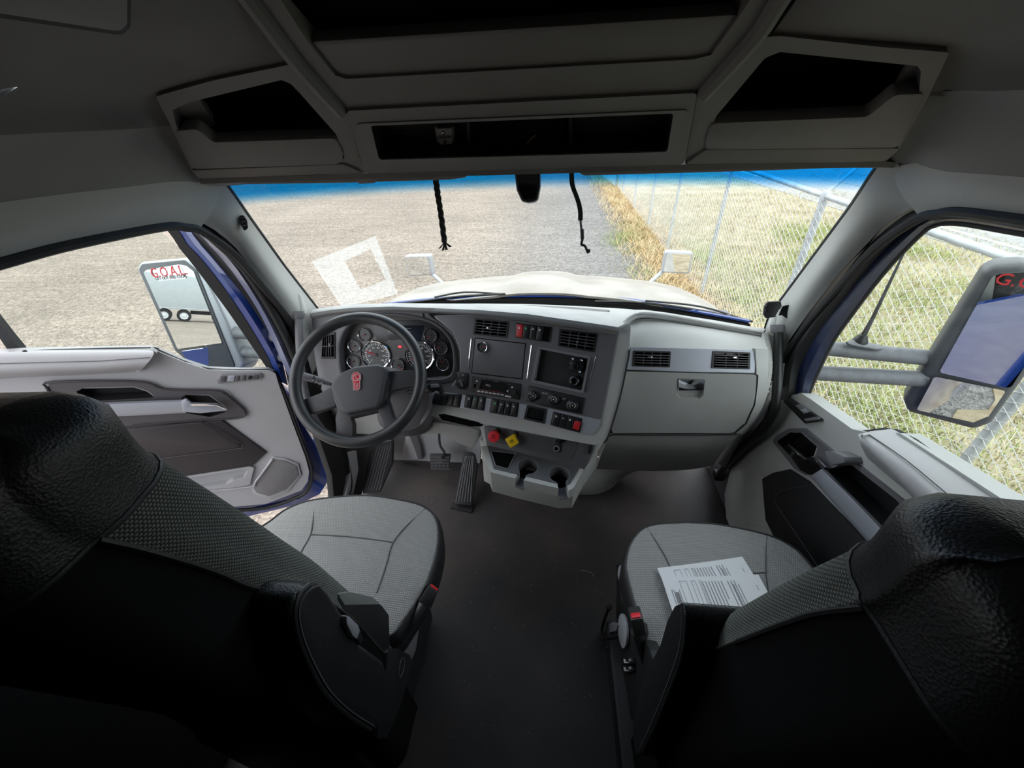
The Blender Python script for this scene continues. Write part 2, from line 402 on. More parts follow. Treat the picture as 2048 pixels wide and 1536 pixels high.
g_ = bmesh.ops.extrude_face_region(bm, geom=list(bm.faces)); bmesh.ops.translate(bm, verts=[v for v in g_['geom'] if isinstance(v, bmesh.types.BMVert)], vec=(0, 0, -0.4))
struct(ob('ground', bm, M['gravel'], smooth=False), 'pale tan and grey gravel yard with tyre tracks')
rr = random.Random(3)
edge = [(2.32 - 1.05 * max(0, min(1, (2.6 - y) / 2)) + 0.20 * math.sin(y * 1.1) + rr.uniform(-.16, .16), y) for y in [k * 0.22 - 6 for k in range(150)]]
vg = [(x, y, GZ + 0.012) for x, y in edge] + [(3.3, 27, GZ + 0.012), (3.3, -6, GZ + 0.012)]
struct(ob('trim_1', bm_prism(vg, (0, 0, -0.02)), M['earth'], smooth=False), 'strip of dry straw and soil along the foot of the fence')
struct(ob('trim_2', bm_prism([(3.3, -12, GZ + 0.012), (40, -12, GZ + .012), (40, 60, GZ + .012), (3.3, 60, GZ + .012)], (0, 0, -0.02)), M['field'], smooth=False), 'dry grass field beyond the fence')
a0 = at(1876, 452, Z=GZ + .03); a1 = at(2045, 499, Z=GZ + .03); rd = (a0 - a1).normalized(); rn = Vector((rd.y, -rd.x, 0))
def rp(s, t, z): q = a1 + rd * s + rn * t; return (q.x, q.y, z)
struct(ob('trim_3', bm_prism([rp(-25, -1.0, GZ + .03), rp(50, -1.0, GZ + .03), rp(50, 8, GZ + .03), rp(-25, 8, GZ + .03)], (0, 0, -.02)), M['asphalt'], smooth=False), 'grey asphalt road beyond the field')
struct(ob('trim_4', bm_prism([rp(-25, -.07, GZ + .036), rp(50, -.07, GZ + .036), rp(50, .07, GZ + .036), rp(-25, .07, GZ + .036)], (0, 0, -.005)), M['lane'], smooth=False), 'white edge line painted on the road')

# grass: blades nobody could count
def blades(name, mt, n, fx, hmin, hmax, wid, lean, seed):
    r = random.Random(seed); V = []; Fc = []
    for i in range(n):
        x, y = fx(r); h = r.uniform(hmin, hmax); a = r.uniform(0, 6.283); w = wid * r.uniform(.6, 1.3); l = r.uniform(0.2, 1) * lean * h
        ca, sa = math.cos(a), math.sin(a); b = len(V); px_, py_ = -sa * w, ca * w; z = GZ + 0.008
        V += [(x - px_, y - py_, z), (x + px_, y + py_, z), (x + ca * l * .4 + px_ * .7, y + sa * l * .4 + py_ * .7, z + h * .6), (x + ca * l * .4 - px_ * .7, y + sa * l * .4 - py_ * .7, z + h * .6), (x + ca * l, y + sa * l, z + h)]
        Fc += [(b, b + 1, b + 2, b + 3), (b + 3, b + 2, b + 4)]
    return stuff(mesh_raw(name, V, Fc, mt))
M['straw'] = mat('dry straw blades', (0.50, 0.35, 0.18, 1), 0.9, col2=(0.64, 0.52, 0.33, 1), vscale=3, spec=0.1)
M['tan'] = mat('tan grass blades', (0.40, 0.34, 0.20, 1), 0.9, col2=(0.56, 0.50, 0.35, 1), vscale=1.2, spec=0.1)
M['grass'] = mat('green grass blades', (0.25, 0.30, 0.11, 1), 0.8, col2=(0.42, 0.44, 0.20, 1), vscale=3, spec=0.15)
def verge(r):
    y = 0.5 + 21 * r.random() ** 1.3; return (min(3.1, max(1.75, r.gauss(2.6, .36))), y)
tag(blades('straw_grass', M['straw'], 22000, verge, .05, .20, .006, 2.2, 1), 'orange dry straw lying along the gravel edge of the fence', 'straw')
tuf = [(rr.uniform(1.75, 2.7), rr.uniform(3.5, 12.5), rr.uniform(.1, .32)) for _ in range(34)]
def tufts(r):
    c = r.choice(tuf); return (r.gauss(c[0], c[2]), r.gauss(c[1], c[2]))
tag(blades('green_grass', M['grass'], 7000, tufts, .03, .12, .004, 1.2, 2), 'green grass tufts on the gravel side of the fence', 'grass')
def fld(r): return (3.0 + 7.5 * r.random() ** 1.7, -0.5 + 17 * r.random() ** 1.25)
tag(blades('field_grass', M['tan'], 42000, fld, .03, .14, .006, 1.6, 4), 'tan dry grass of the field behind the fence', 'grass')
pat = [(3.1 + 6 * rr.random() ** 1.5, -.3 + 12 * rr.random(), rr.uniform(.2, .7)) for _ in range(46)]
def fldg(r):
    c = r.choice(pat); return (max(3.0, r.gauss(c[0], c[2])), r.gauss(c[1], c[2]))
tag(blades('field_weeds', M['grass'], 26000, fldg, .03, .16, .006, 1.3, 5), 'green patches growing in the dry field behind the fence', 'grass')

# ------------------------------------------------------------------ the chain-link fence
FX, FT = 2.8, 0.9
fence = thing('chain_link_fence', 'tall galvanised chain link fence with barbed wire beside the truck', 'fence', (FX, 4.6, GZ))
posts = [-0.4, 2.05, 4.5, 6.95, 9.5, 11.75, 14.2, 16.7, 18.0]
for y in posts:
    lean = 0.10 * (1 if y < 8 else .5)
    tube('fence_post', [(FX - .01, y - lean, GZ - .05), (FX, y, FT - .02)], 0.030 if y != 4.5 else 0.036, M['steel'], fence, 10)
    tube('barb_arm', [(FX, y, FT - .03), (FX + .02, y + .01, FT + .04), (FX + .26, y + .04, FT + .30)], 0.017, M['steel'], fence, 8)
    lathe('post_cap', (FX, y, FT - .035), (0, 0, 1), [(0.0, .09), (.030, .085), (.043, .05), (.043, 0)], M['steel'], fence, 12)
tube('top_rail', [(FX, -1.5, FT), (FX, 18.0, FT)], 0.027, M['steel'], fence, 12)
tube('tension_wire', [(FX - .02, -1.5, GZ + .06), (FX - .02, 18.0, GZ + .06)], 0.004, M['steel'], fence, 6)
for k in range(3):
    d_ = 0.10 + 0.08 * k
    pts = [(FX + d_ - .01, -1.5 + 0.25 * i, FT + d_ + .02 + .012 * math.sin(i * 1.7 + k)) for i in range(79)]
    bmw = tube_bm(pts, 0.0035, 4)
    for i in range(2, 78, 1):
        p = Vector(pts[i]); tube_bm([p + Vector((.012, -.008, .014)), p + Vector((-.012, .008, -.014))], .0025, 3, bm=bmw)
    ob('barbed_wire', bmw, M['steel'], fence, smooth=False)
for y in posts[1:6]:
    for z in (-.75, -.2, .35):
        tube('tie_wire', [(FX - .035, y - .04, z), (FX - .042, y - .03, z + .01), (FX - .035, y + .03, z + .02)], .003, M['steel'], fence, 4)
# woven mesh: each wire zigzags down between its two neighbours
V = []; Fc = []; pit = 0.071; rz = 0.0033; nz = int((FT - GZ - .06) / pit * 2); Y0, Y1 = -0.6, 17.9
for i in range(int((Y1 - Y0) / (pit / 2 * 1.0) / 1) + 0):
    if i % 1: continue
    y = Y0 + i * pit / 2 * 1.0
    if i % 2: continue
    b = len(V); wob = math.sin(i * .9) * .006
    for j in range(nz + 1):
        s = 1 if (j + i // 2) % 2 else -1; z = GZ + .06 + j * pit / 2
        yy = y + s * pit * .54 + wob * math.sin(j * .7); xx = FX - .034 + s * .004
        V += [(xx - rz, yy, z), (xx, yy + rz, z), (xx + rz, yy, z), (xx, yy - rz, z)]
        if j:
            for k in range(4): Fc.append((b + 4 * j - 4 + k, b + 4 * j - 4 + (k + 1) % 4, b + 4 * j + (k + 1) % 4, b + 4 * j + k))
M['wire'] = mat('bright galvanised wire', (0.80, 0.80, 0.78, 1), 0.6, 0.0)
V = [(x - fence.location.x, y - fence.location.y, z - fence.location.z) for x, y, z in V]
stuff(mesh_raw('chain_link_mesh', V, Fc, M['wire'], fence, smooth=True))
# gate leaf swung off the fence, far down the yard
gate = thing('yard_gate', 'chain link gate leaf standing open at the far end of the fence', 'gate', (2.75, 18.4, GZ))
g0, g1 = Vector((2.72, 18.2, 0)), Vector((2.35, 22.3, 0))
def gp(s, z): q = g0.lerp(g1, s); return (q.x, q.y, z)
for nm, a, c in (('gate_stile', gp(0, GZ + .08), gp(0, .55)), ('gate_stile', gp(1, GZ + .08), gp(1, .55)), ('gate_rail', gp(0, GZ + .08), gp(1, GZ + .08)), ('gate_rail', gp(0, .55), gp(1, .55)), ('gate_brace', gp(0, -.35), gp(1, -.35))):
    tube(nm, [a, c], .028, M['steel'], gate, 8)
V = []; Fc = []
for i in range(60):
    b = len(V); s = i / 59
    for j in range(24):
        q = gp(min(1, max(0, s + (.008 if (j + i) % 2 else -.008))), GZ + .08 + j * .0715); q = Vector(q) - gate.location; r3 = .004
        V += [(q.x - r3, q.y, q.z), (q.x + r3, q.y + r3, q.z), (q.x + r3, q.y - r3, q.z)]
        if j:
            for k in range(3): Fc.append((b + 3 * j - 3 + k, b + 3 * j - 3 + (k + 1) % 3, b + 3 * j + (k + 1) % 3, b + 3 * j + k))
stuff(mesh_raw('chain_link_mesh', V, Fc, M['wire'], gate))

# ------------------------------------------------------------------ the truck's own outside
M['hood'] = mat('dusty blue hood paint paled by sky reflection', (0.26, 0.235, 0.205, 1), 0.6, col2=(0.35, 0.32, 0.285, 1), vscale=4, coat=0.15, spec=.2)  # pale colour holds both the dust and the sky reflected at grazing angle
hood = thing('truck_hood', 'wide dusty truck hood beyond the windshield, sky reflection in its pale colour', 'hood', (0, 2.6, .5))
ys = [1.93, 2.05, 2.3, 2.6, 2.9, 3.2, 3.4, 3.55, 3.66, 3.72]; zc = [.925, .915, .865, .775, .675, .57, .49, .385, .22, -.05]; hw = [.93, .95, .98, 1.0, 1.0, .97, .92, .86, .80, .78]
rows = []
for y, z, w in zip(ys, zc, hw):
    row = []
    for k in range(49):
        t = k / 24 - 1; x = t * w; e = 1 / (1 + math.exp((abs(x) - .20) / .018))
        row.append((x + .02, y - (.24 - .10 * min(1, (y - 1.93) / .8)) * t * t, z - .035 * t * t - .06 * (max(0, abs(t) - .8) / .2) ** 2 + .028 * e * (1 if y > 2 else .3)))
    rows.append(row)
loft('hood_panel', rows, M['hood'], hood, 49, .012)
EDG = [at(x, y, Y=Y) for x, y, Y in ((700, 619, 1.66), (785, 607, 1.80), (870, 598, 1.87), (960, 593.5, 1.915), (1100, 592, 1.93), (1190, 595, 1.92), (1272, 601, 1.88), (1385, 622, 1.77), (1500, 643, 1.62))]
NEAR = [at(x, y, Y=Y) for x, y, Y in ((650, 626, 1.48), (760, 618, 1.60), (860, 616, 1.65), (960, 615, 1.67), (1055, 616, 1.675), (1153, 620, 1.67), (1258, 626, 1.645), (1364, 643, 1.58), (1500, 665, 1.47))]
EDG = resample(catmull(EDG, 6), 30)
loft('hood_edge', [[p + Vector((0, -.003, -.005)) for p in EDG], [p + Vector((0, 0, .002)) for p in EDG], [p + Vector((0, .012, .004)) for p in EDG]], M['paint'], hood, 30, .01)
struct(loft('trim_5', [NEAR, [p + Vector((0, -.012, -.008)) for p in EDG], [p + Vector((0, .04, -.016)) for p in EDG]], M['blackm'], None, 30, .02, sm=1), 'black cowl between windshield and hood')
for nm, lab, pts in (('wiper', 'black windshield wiper parked low on the passenger side', [(1190, 603), (1290, 606), (1400, 621), (1505, 643)]), ('wiper', 'black windshield wiper parked low on the driver side', [(800, 608), (870, 599), (930, 592), (1010, 588)])):
    P = [at(x, y, Y=1.76 + .06 * (1 - abs(x - 1100) / 450)) for x, y in pts]
    w_ = thing(nm, lab, 'wiper', P[0])
    tube('wiper_blade', P, .006, M['black'], w_, 6, sm=5)
    tube('wiper_arm', [P[1] + Vector((0, 0, .012)), P[2] + Vector((0, 0, .02)), P[3] + Vector((0, 0.02, -.01))], .005, M['black'], w_, 6, sm=4)
# hood mirrors
def hood_mirror(label, outl, glass, arm, Y, target, side):
    c = at(sum(p[0] for p in outl) / 4, sum(p[1] for p in outl) / 4, Y=Y)
    t = thing('hood_mirror', label, 'mirror', c); pl = Plane(c, refl_normal(c, target))
    plate('mirror_shell', outl, pl, M['shellgrey'], t, th=.06, off=.004, rnd=.02, bev=.012)
    plate('mirror_glass', glass, pl, M['mirror'], t, th=.004, off=.006, rnd=.014, bev=0)
    foot = at(arm[-1][0], arm[-1][1], Y=Y - .12)
    tube('mirror_arm', [pl.at(arm[0][0], arm[0][1], -.03), foot, foot + Vector((-.02 * side, 0, -.06))], .014, M['shellgrey'], t, 10, sm=4)
M['shellgrey'] = mat('grey mirror shell', (0.40, 0.41, 0.44, 1), 0.3, 0.3)
hood_mirror('small square hood mirror standing on the driver side of the hood', [(807, 512), (858, 510), (866, 550), (816, 554)], [(810, 514), (855, 513), (862, 548), (818, 551)], [(862, 545), (893, 574)], 3.0, (-6, -1.5, -1.2), -1)
hood_mirror('small square hood mirror standing on the fence side of the hood', [(1331, 503), (1387, 505), (1380, 548), (1323, 546)], [(1334, 507), (1383, 509), (1376, 545), (1327, 543)], [(1325, 543), (1290, 574)], 2.9, (2.1, -3, -.9), 1)

# blue flanks of the cab and sleeper, seen in the mirrors
for s in (1, -1):
    struct(box('wall_right_outer' if s > 0 else 'wall_left_outer', (s * 1.13, -1.55, .65), (.02, 2.5, 2.6), M['paint'], None, .005), 'blue outer flank of the sleeper')
struct(box('trim_6', (1.10, .4, -.12), (.05, 1.7, .22), M['paint'], None, .01), 'blue sill under the passenger door')
struct(box('trim_7', (-1.13, .3, -.16), (.05, 1.9, .2), M['paint'], None, .01), 'blue sill under the driver door')

struct(ob('wall_right_door_skin', bm_prism([(1.065, -.28, .95), (1.065, .5, .93), (1.065, .85, .90), (1.065, 1.1, .76), (1.065, 1.36, .74), (1.065, 1.42, .3), (1.065, 1.36, -.1), (1.065, -.28, -.1)], (.02, 0, 0)), M['paint'], smooth=False), 'blue outer skin of the passenger door')
# the passenger side mirror
M['shelld'] = mat('dark grey mirror housing', (.075, .078, .085, 1), .5, bump=.15, scale=300)
t = thing('side_mirror', 'large grey two glass side mirror outside the passenger window', 'mirror', at(1900, 760, X=1.42))
c = at(1930, 680, X=1.45); plR = Plane(c, refl_normal(c, (1.06, .35, .70)))
plate('mirror_shell', [(1806, 801), (1966, 545), (1990, 531), (2048, 527), (2160, 560), (2150, 620), (1985, 848), (1950, 862), (1815, 826)], plR, M['shelld'], t, th=.10, rnd=.03, bev=.02, off=.002, seg=3)
plate('mirror_glass', [(1878, 745), (1984, 554), (2000, 548), (2048, 545), (2130, 572), (2128, 610), (2021, 777)], plR, M['mirror'], t, th=.004, off=.006, rnd=.012, bev=0)
c2 = at(1925, 800, X=1.42); plR2 = Plane(plR.at(1925, 800), refl_normal(c2, (1.15, -1.0, -.35)))
plate('convex_glass', [(1869, 753), (2012, 782), (1966, 849), (1833, 820)], plR2, M['mirror'], t, th=.004, off=.012, rnd=.01, bev=0)
ptext('sticker_lettering', 'G.O.A.L.', (2078, 570), plR, .050, M['red'], t, .0075)
ptext('sticker_lettering', 'GET OUT AND LOOK', (2082, 590), plR, .020, M['black'], t, .0075)
def arm(name, p, q, r, flat=.8):
    bm_ = tube_bm([p, p.lerp(q, .33), p.lerp(q, .66), q], r, 12, flat=flat); return ob(name, bm_, M['shellgrey2'], t)
M['shellgrey2'] = mat('weathered grey plastic arm', (0.13, 0.135, 0.15, 1), 0.5, var=.15, vscale=30)
arm('mirror_arm', at(1610, 692, X=1.06), at(1860, 716, X=1.44), .030)
arm('mirror_arm', at(1600, 744, X=1.06), at(1850, 758, X=1.44), .030)
an = thing('antenna', 'black whip antenna standing on the passenger mirror arm', 'antenna', at(1720, 686, X=1.22))
pa = at(1720, 683, X=1.22)
plate('antenna_plate', [(1692, 682), (1706, 679), (1766, 690), (1768, 697), (1752, 698), (1698, 688)], Plane(pa + Vector((0, 0, .006)), (0, -.3, 1), (1, 0, 0)), M['shellgrey2'], an, th=.008, rnd=.01)
lathe('antenna_base', pa, (0, 0, 1), [(0, .03), (.012, .028), (.02, .012), (.024, .004), (.024, 0)], M['black'], an, 14)
tube('antenna_rod', [pa + Vector((0, 0, .02)), at(1745, 637, X=1.235), at(1820, 480, X=1.28)], lambda s: .009 - .006 * s, M['black'], an, 8)
# ------------------------------------------------------------------ the driver side mirror (on the open door) and the trailer it shows
PM = at(365, 620, Y=1.47)
TD = Vector((-.885, -.465, -.030)).normalized(); TP = PM + TD * 42
plL = Plane(PM, refl_normal(PM, TP))
t = thing('side_mirror', 'tall side mirror with a warning sticker outside the open driver door', 'mirror', at(400, 680, Y=1.47))
plate('mirror_shell', [(272, 537), (279, 524), (369, 516), (385, 520), (403, 541), (450, 640), (488, 731), (480, 745), (385, 735), (347, 702)], plL, M['shellgrey'], t, th=.09, off=.0, rnd=.025, bev=.015, seg=3)
plate('mirror_bezel', [(276, 538), (283, 528), (366, 520), (392, 541), (470, 735), (392, 738), (350, 702)], plL, M['shelld'], t, th=.02, off=.006, rnd=.02, bev=.004)
plate('mirror_glass', [(287, 545), (293, 540), (358, 529), (373, 532), (387, 543), (444, 686), (355, 698)], plL, M['mirror'], t, th=.004, off=.010, rnd=.008, bev=0)
PM2 = plL.at(415, 712); plL2 = Plane(PM2, refl_normal(PM2, (-1.12, -.8, -.1)))
plate('convex_glass', [(362, 703), (446, 691), (461, 727), (385, 733)], plL2, M['mirror'], t, th=.004, off=.012, rnd=.008, bev=0)
plate('warning_sticker', [(306, 541), (362, 533), (373, 557), (315, 562)], plL, M['white'], t, th=.001, off=.0115, rnd=.004, bev=0)
u_ = (plL.at(363, 545) - plL.at(305, 551)).normalized(); v_ = plL.n.cross(u_)
text('sticker_lettering', 'G.O.A.L.', plL.at(336, 544, .0122), u_, v_, .058, M['red'], t)
text('sticker_lettering', 'GET OUT AND LOOK', plL.at(341, 555, .0122), u_, v_, .0185, M['black'], t)
for a_, b_ in (((455, 663), (560, 672)), ((470, 700), (575, 712))):
    ob('mirror_arm', tube_bm([plL.at(a_[0], a_[1], -.05), at(b_[0], b_[1], Y=1.31)], .028, 12, flat=.8), M['shellgrey2'], t)
# semi trailer and tractor parked far behind, seen only in that mirror
M['tw'] = mat('white trailer skin', (0.42, 0.44, 0.45, 1), 0.5, var=.03)
M['tyre'] = mat('tyre rubber', (0.015, 0.015, 0.015, 1), 0.8)
M['rim'] = mat('white wheel rim', (0.6, 0.6, 0.6, 1), 0.4)
M['tred'] = mat('red tractor paint', (0.4, 0.02, 0.02, 1), 0.3, coat=.5)
ux = Vector((-TD.y, TD.x, 0)).normalized()      # along the trailer
wy = Vector((TD.x, TD.y, 0)).normalized(); T0 = Vector((TP.x, TP.y, GZ))
def tp(a, b, z): return T0 + ux * a + wy * b + Vector((0, 0, z))
tr = thing('semi_trailer', 'white box trailer parked behind, seen in the driver side mirror', 'trailer', T0)
s_ = 1.0
box('trailer_body', tp(-3.2 * s_, 1.3, 2.55), (11.5, 2.5, 2.75), M['tw'], tr, .03, ux, wy)
box('side_rail', tp(-3.2, 1.3, 1.12), (11.5, 2.52, .12), M['steel'], tr, .01, ux, wy)
for a in (-1.2, 0.1):
    for b in (.15, 2.3):
        w_ = lathe('wheel', tp(a, b, .5), wy, [(.0, -.05), (.28, -.05), (.30, -.14), (.5, -.14), (.5, .14), (.3, .14), (0, .1)], M['tyre'], tr, 24)
        lathe('wheel_rim', tp(a, b, .5), wy, [(0, -.16), (.12, -.17), (.18, -.10), (.29, -.145), (.29, -.12)], M['rim'], tr, 24)
tt = thing('tractor', 'red tractor unit coupled to the far trailer, seen in the mirror', 'truck', tp(5, 1.3, 0))
box('tractor_cab', tp(4.4, 1.3, 2.2), (1.9, 2.3, 2.4), M['tred'], tt, .15, ux, wy)
box('tractor_hood', tp(6.2, 1.3, 1.5), (1.9, 1.7, 1.1), M['tred'], tt, .2, ux, wy)
box('tractor_frame', tp(3.8, 1.3, .8), (6.5, .9, .3), M['black'], tt, .02, ux, wy)
box('cab_window', tp(4.5, .13, 2.6), (.8, .02, .7), M['gloss'], tt, .02, ux, wy)
for a in (2.5, 3.8, 6.4):
    lathe('tractor_wheel', tp(a, .3, .5), wy, [(.0, -.05), (.28, -.05), (.30, -.14), (.5, -.14), (.5, .14), (0, .14)], M['tyre'], tt, 24)
# ================================================================== the cab shell
def mirx(rows): return [[(-x, y, z) for x, y, z in r_] for r_ in rows]
M['curtain'] = mat('dark sleeper lining', (.02, .02, .021, 1), .95, bump=.3, scale=300)
# floor
struct(ob('floor', bm_prism([(-.96, 1.60, 0), (1.02, 1.66, 0), (1.02, -1.9, 0), (-1.02, -1.9, 0), (-1.02, -.25, 0), (-.90, -.2, 0), (-.93, 1.15, 0)], (0, 0, -.05)), M['mat'], smooth=False), 'black rubber cab floor mat, dusty by the pedals')
struct(ob('trim_8', bm_prism([(-.93, 1.45, -.002), (-.90, -.2, -.002), (-1.06, -.2, -.03), (-1.06, 1.45, -.03)], (0, 0, -.04)), M['mat'], smooth=False), 'door sill of the driver side')
M['firewall'] = mat('pale grey firewall liner', (0.42, 0.42, 0.43, 1), 0.7)
struct(box('wall_front', (0, 1.80, .40), (1.86, .06, 1.0), M['char'], None, .005), 'dark bulkhead behind the dashboard')
struct(box('wall_back', (0, -1.92, .95), (2.1, .06, 2.2), M['curtain'], None, .005), 'back wall of the sleeper')
for s, nm in ((-1, 'wall_left'), (1, 'wall_right')):
    y1 = .27
    struct(box(nm, (s * 1.03, (-1.92 + y1) / 2, .95), (.06, y1 + 1.92, 2.2), M['curtain'], None, .005), 'grey sleeper side wall behind the door')
# side rails above the doors, lips and upper side walls, lofted from the door edge to the roof
def side(s):
    E = [(.97, -.3, 1.555), (.97, .3, 1.556), (.97, .64, 1.555), (.97, .78, 1.551), (.97, 1.0, 1.532), (.97, 1.06, 1.515), (.968, 1.105, 1.493)]
    cz = 1.642 if s < 0 else 1.618
    Cc = [(.935, -.3, cz + .01), (.935, .3, cz + .008), (.935, .68, cz), (.93, .91, cz - .012), (.92, 1.05, cz - .02), (.915, 1.13, 1.606), (.90, 1.17, 1.592)]
    C2 = Cc + [(.82, 1.16, 1.605)]
    Mi = [tuple((a + b) / 2 - (.012 if i == 0 else 0) for i, (a, b) in enumerate(zip(p, q))) for p, q in zip(E, Cc)]
    Lp = [(.90, -.3, 1.725), (.90, .3, 1.725), (.89, .70, 1.725), (.885, .88, 1.725), (.875, .98, 1.728), (.86, 1.03, 1.73), (.85, 1.045, 1.715), (.77, 1.06, 1.72)]
    Lo = [(.845, -.3, 1.745), (.845, .3, 1.745), (.845, .70, 1.742), (.85, .88, 1.74), (.85, .96, 1.74), (.845, 1.01, 1.742), (.835, 1.035, 1.742), (.75, 1.05, 1.745)]
    Lt = [(.83, -.3, 1.79), (.83, .3, 1.79), (.83, .70, 1.788), (.83, .85, 1.788), (.82, .93, 1.79), (.80, .955, 1.795), (.785, .957, 1.794), (.70, .98, 1.80)]
    Uw = [(.79, -.3, 1.84), (.79, .3, 1.84), (.78, .65, 1.838), (.74, .80, 1.838), (.68, .88, 1.838), (.64, .915, 1.825), (.62, .932, 1.816), (.57, .96, 1.82)]
    Up = [(.72, -.3, 1.89), (.72, .3, 1.89), (.68, .6, 1.885), (.60, .76, 1.88), (.52, .84, 1.87), (.54, .895, 1.845), (.52, .922, 1.826), (.48, .95, 1.826)]
    Rf = [(.46, -.3, 1.97), (.46, .3, 1.97), (.46, .60, 1.965), (.455, .74, 1.95), (.45, .82, 1.92), (.44, .87, 1.885), (.43, .915, 1.835), (.40, .94, 1.83)]
    def f(r_): return [(s * x, y, z) for x, y, z in r_]
    struct(loft('trim_9' if s < 0 else 'trim_10', [f(E), f(Mi), f(Cc)], M['grey'], None, 30, .02, sm=1, cross=4), 'grey rail trim above the ' + ('driver' if s < 0 else 'passenger') + ' door')
    struct(loft('trim_11' if s < 0 else 'trim_12', [f(C2), f(Lp), f(Lo)], M['over'], None, 36, .02, sm=1, cross=3), 'grey upper trim below the headliner lip')
    struct(loft('ceiling_left' if s < 0 else 'ceiling_right', [f(Lo), f(Lt), f(Uw), f(Up), f(Rf)], M['liner'], None, 34, .02, sm=1, cross=4), 'grey headliner sweeping up to the roof')
    tube('door_seal', f([(.975, -.25, 1.545), (.975, .3, 1.546), (.975, .64, 1.545), (.975, .78, 1.541), (.975, 1.0, 1.522), (.973, 1.06, 1.505), (.971, 1.105, 1.483), (.972, 1.19, 1.386), (.974, 1.26, 1.23), (.976, 1.33, 1.05), (.976, 1.36, .9)]), .012, M['rubber'], None, 8, sm=4)
    struct(bpy.data.objects['door_seal' if s < 0 else 'door_seal.001'])
side(-1); side(1)
struct(ob('ceiling', bm_prism([(-.46, .90, 1.97), (.46, .90, 1.97), (1.05, .4, 1.97), (1.05, -1.95, 1.97), (-1.05, -1.95, 1.97), (-1.05, .4, 1.97)], (0, 0, .05)), M['liner'], smooth=False), 'dark grey cab roof lining')
# outer skin of the roof, closing the cab above the trim
struct(ob('roof', bm_prism([(-1.06, 1.30, 1.66), (1.06, 1.30, 1.66), (1.06, .62, 2.06), (-1.06, .62, 2.06)], (0, .02, .04)), M['blackm'], smooth=False), 'dark outer roof cap above the windshield')
for s in (-1, 1):
    struct(ob('roof_side', bm_prism([(s * 1.02, -.4, 1.60), (s * 1.02, .95, 1.585), (s * 1.0, 1.14, 1.55), (s * .99, 1.27, 1.60), (s * 1.02, 1.30, 1.70), (s * 1.02, .60, 2.06), (s * 1.02, -.4, 2.06)], (s * .03, 0, 0)), M['liner'], smooth=False), 'outer roof flank')
struct(box('wall_right_lower', (1.035, .45, .22), (.05, 2.0, .56), M['char'], None, .005), 'dark lower door wall by the passenger seat')
# A pillars: windshield edge to door edge
def pillar(s, wpx, dpx, nm):
    wy = [1.17, 1.185, 1.27, 1.37, 1.50, 1.53]
    A = [at(x, y, Y=q) for (x, y), q in zip(wpx, wy)]
    B = [at(x, y, X=s * .972) for x, y in dpx]
    B2 = [p + Vector((s * .06, .03, 0)) for p in resample(B, 16)]
    struct(loft('pillar_core', [resample(B, 16), B2], M['rubber'], None, 20, .01, sm=1))
    A = resample(A, 16); B = resample(B, 16)
    mid = [a.lerp(b, .55) + Vector((-.022 * s, -.022, .006)) * min(1, i / 5) for i, (a, b) in enumerate(zip(A, B))]
    struct(loft(nm, [A, mid, B], M['grey'], None, 20, .012, sm=1, cross=5), 'grey windshield pillar trim on the ' + ('driver' if s < 0 else 'passenger') + ' side')
    tube('windshield_seal', [a + Vector((.006 * s, .01, 0)) for a in A], .007, M['rubber'], None, 8)
    struct(bpy.data.objects['windshield_seal' if s < 0 else 'windshield_seal.001'])
pillar(-1, [(430, 342), (459, 380), (505, 446), (566, 531), (637, 622), (655, 650)], [(348, 422), (408, 447), (431, 460), (469, 492), (515, 551), (562, 613), (590, 655), (612, 705), (625, 750)], 'pillar_left')
pillar(1, [(1778, 306), (1748, 344), (1703, 413), (1638, 500), (1538, 634), (1530, 660)], [(1856, 404), (1798, 430), (1776, 442), (1735, 487), (1680, 543), (1613, 631), (1572, 690), (1560, 730), (1556, 775)], 'pillar_right')
# small speaker louvre on the left pillar, seams at the pillar tops
p = at(488, 446, Y=1.222); pp = Plane(p + Vector((0, -.012, 0)), (.55, -.8, .15))
sp_ = thing('pillar_tweeter', 'small black oval grille in the driver side pillar', 'grille', p)
plate('grille_bezel', [(478, 433), (486, 429), (494, 441), (496, 456), (489, 463), (481, 450)], pp, M['black'], sp_, th=.014, off=.006, rnd=.006)
for k in range(3): tube('grille_bar', [pp.at(480 + 2 * k, 436 + 8 * k, .0075), pp.at(491 + 1.5 * k, 434 + 8 * k, .0075)], .0012, M['char'], sp_, 5)
# windshield
def ws(t, u):
    # t 0 top .. 1 bottom, u -1..1
    xh = .905 + .10 * t; y0 = 1.345 + .37 * t; z0 = 1.606 - .66 * t; dy = .165 + .05 * t; bow = .03 * math.sin(math.pi * t)
    return (u * xh, y0 - dy * u * u + bow, z0 - .018 * u * u + .05 * t * u * u + bow * .6)
struct(loft('window_1', [[ws(k / 10, i / 12 - 1) for i in range(25)] for k in range(11)], M['shield'], None, 25, .005), 'windshield with a blue sun band along its top')
dec = loft('window_reflection', [[Vector(ws(t, u)) + Vector((0, -.012, -.006)) for u in us] for t, us in ()] or [[(0, 0, 0)] * 2] * 2, M['white'], None, 2) if False else None
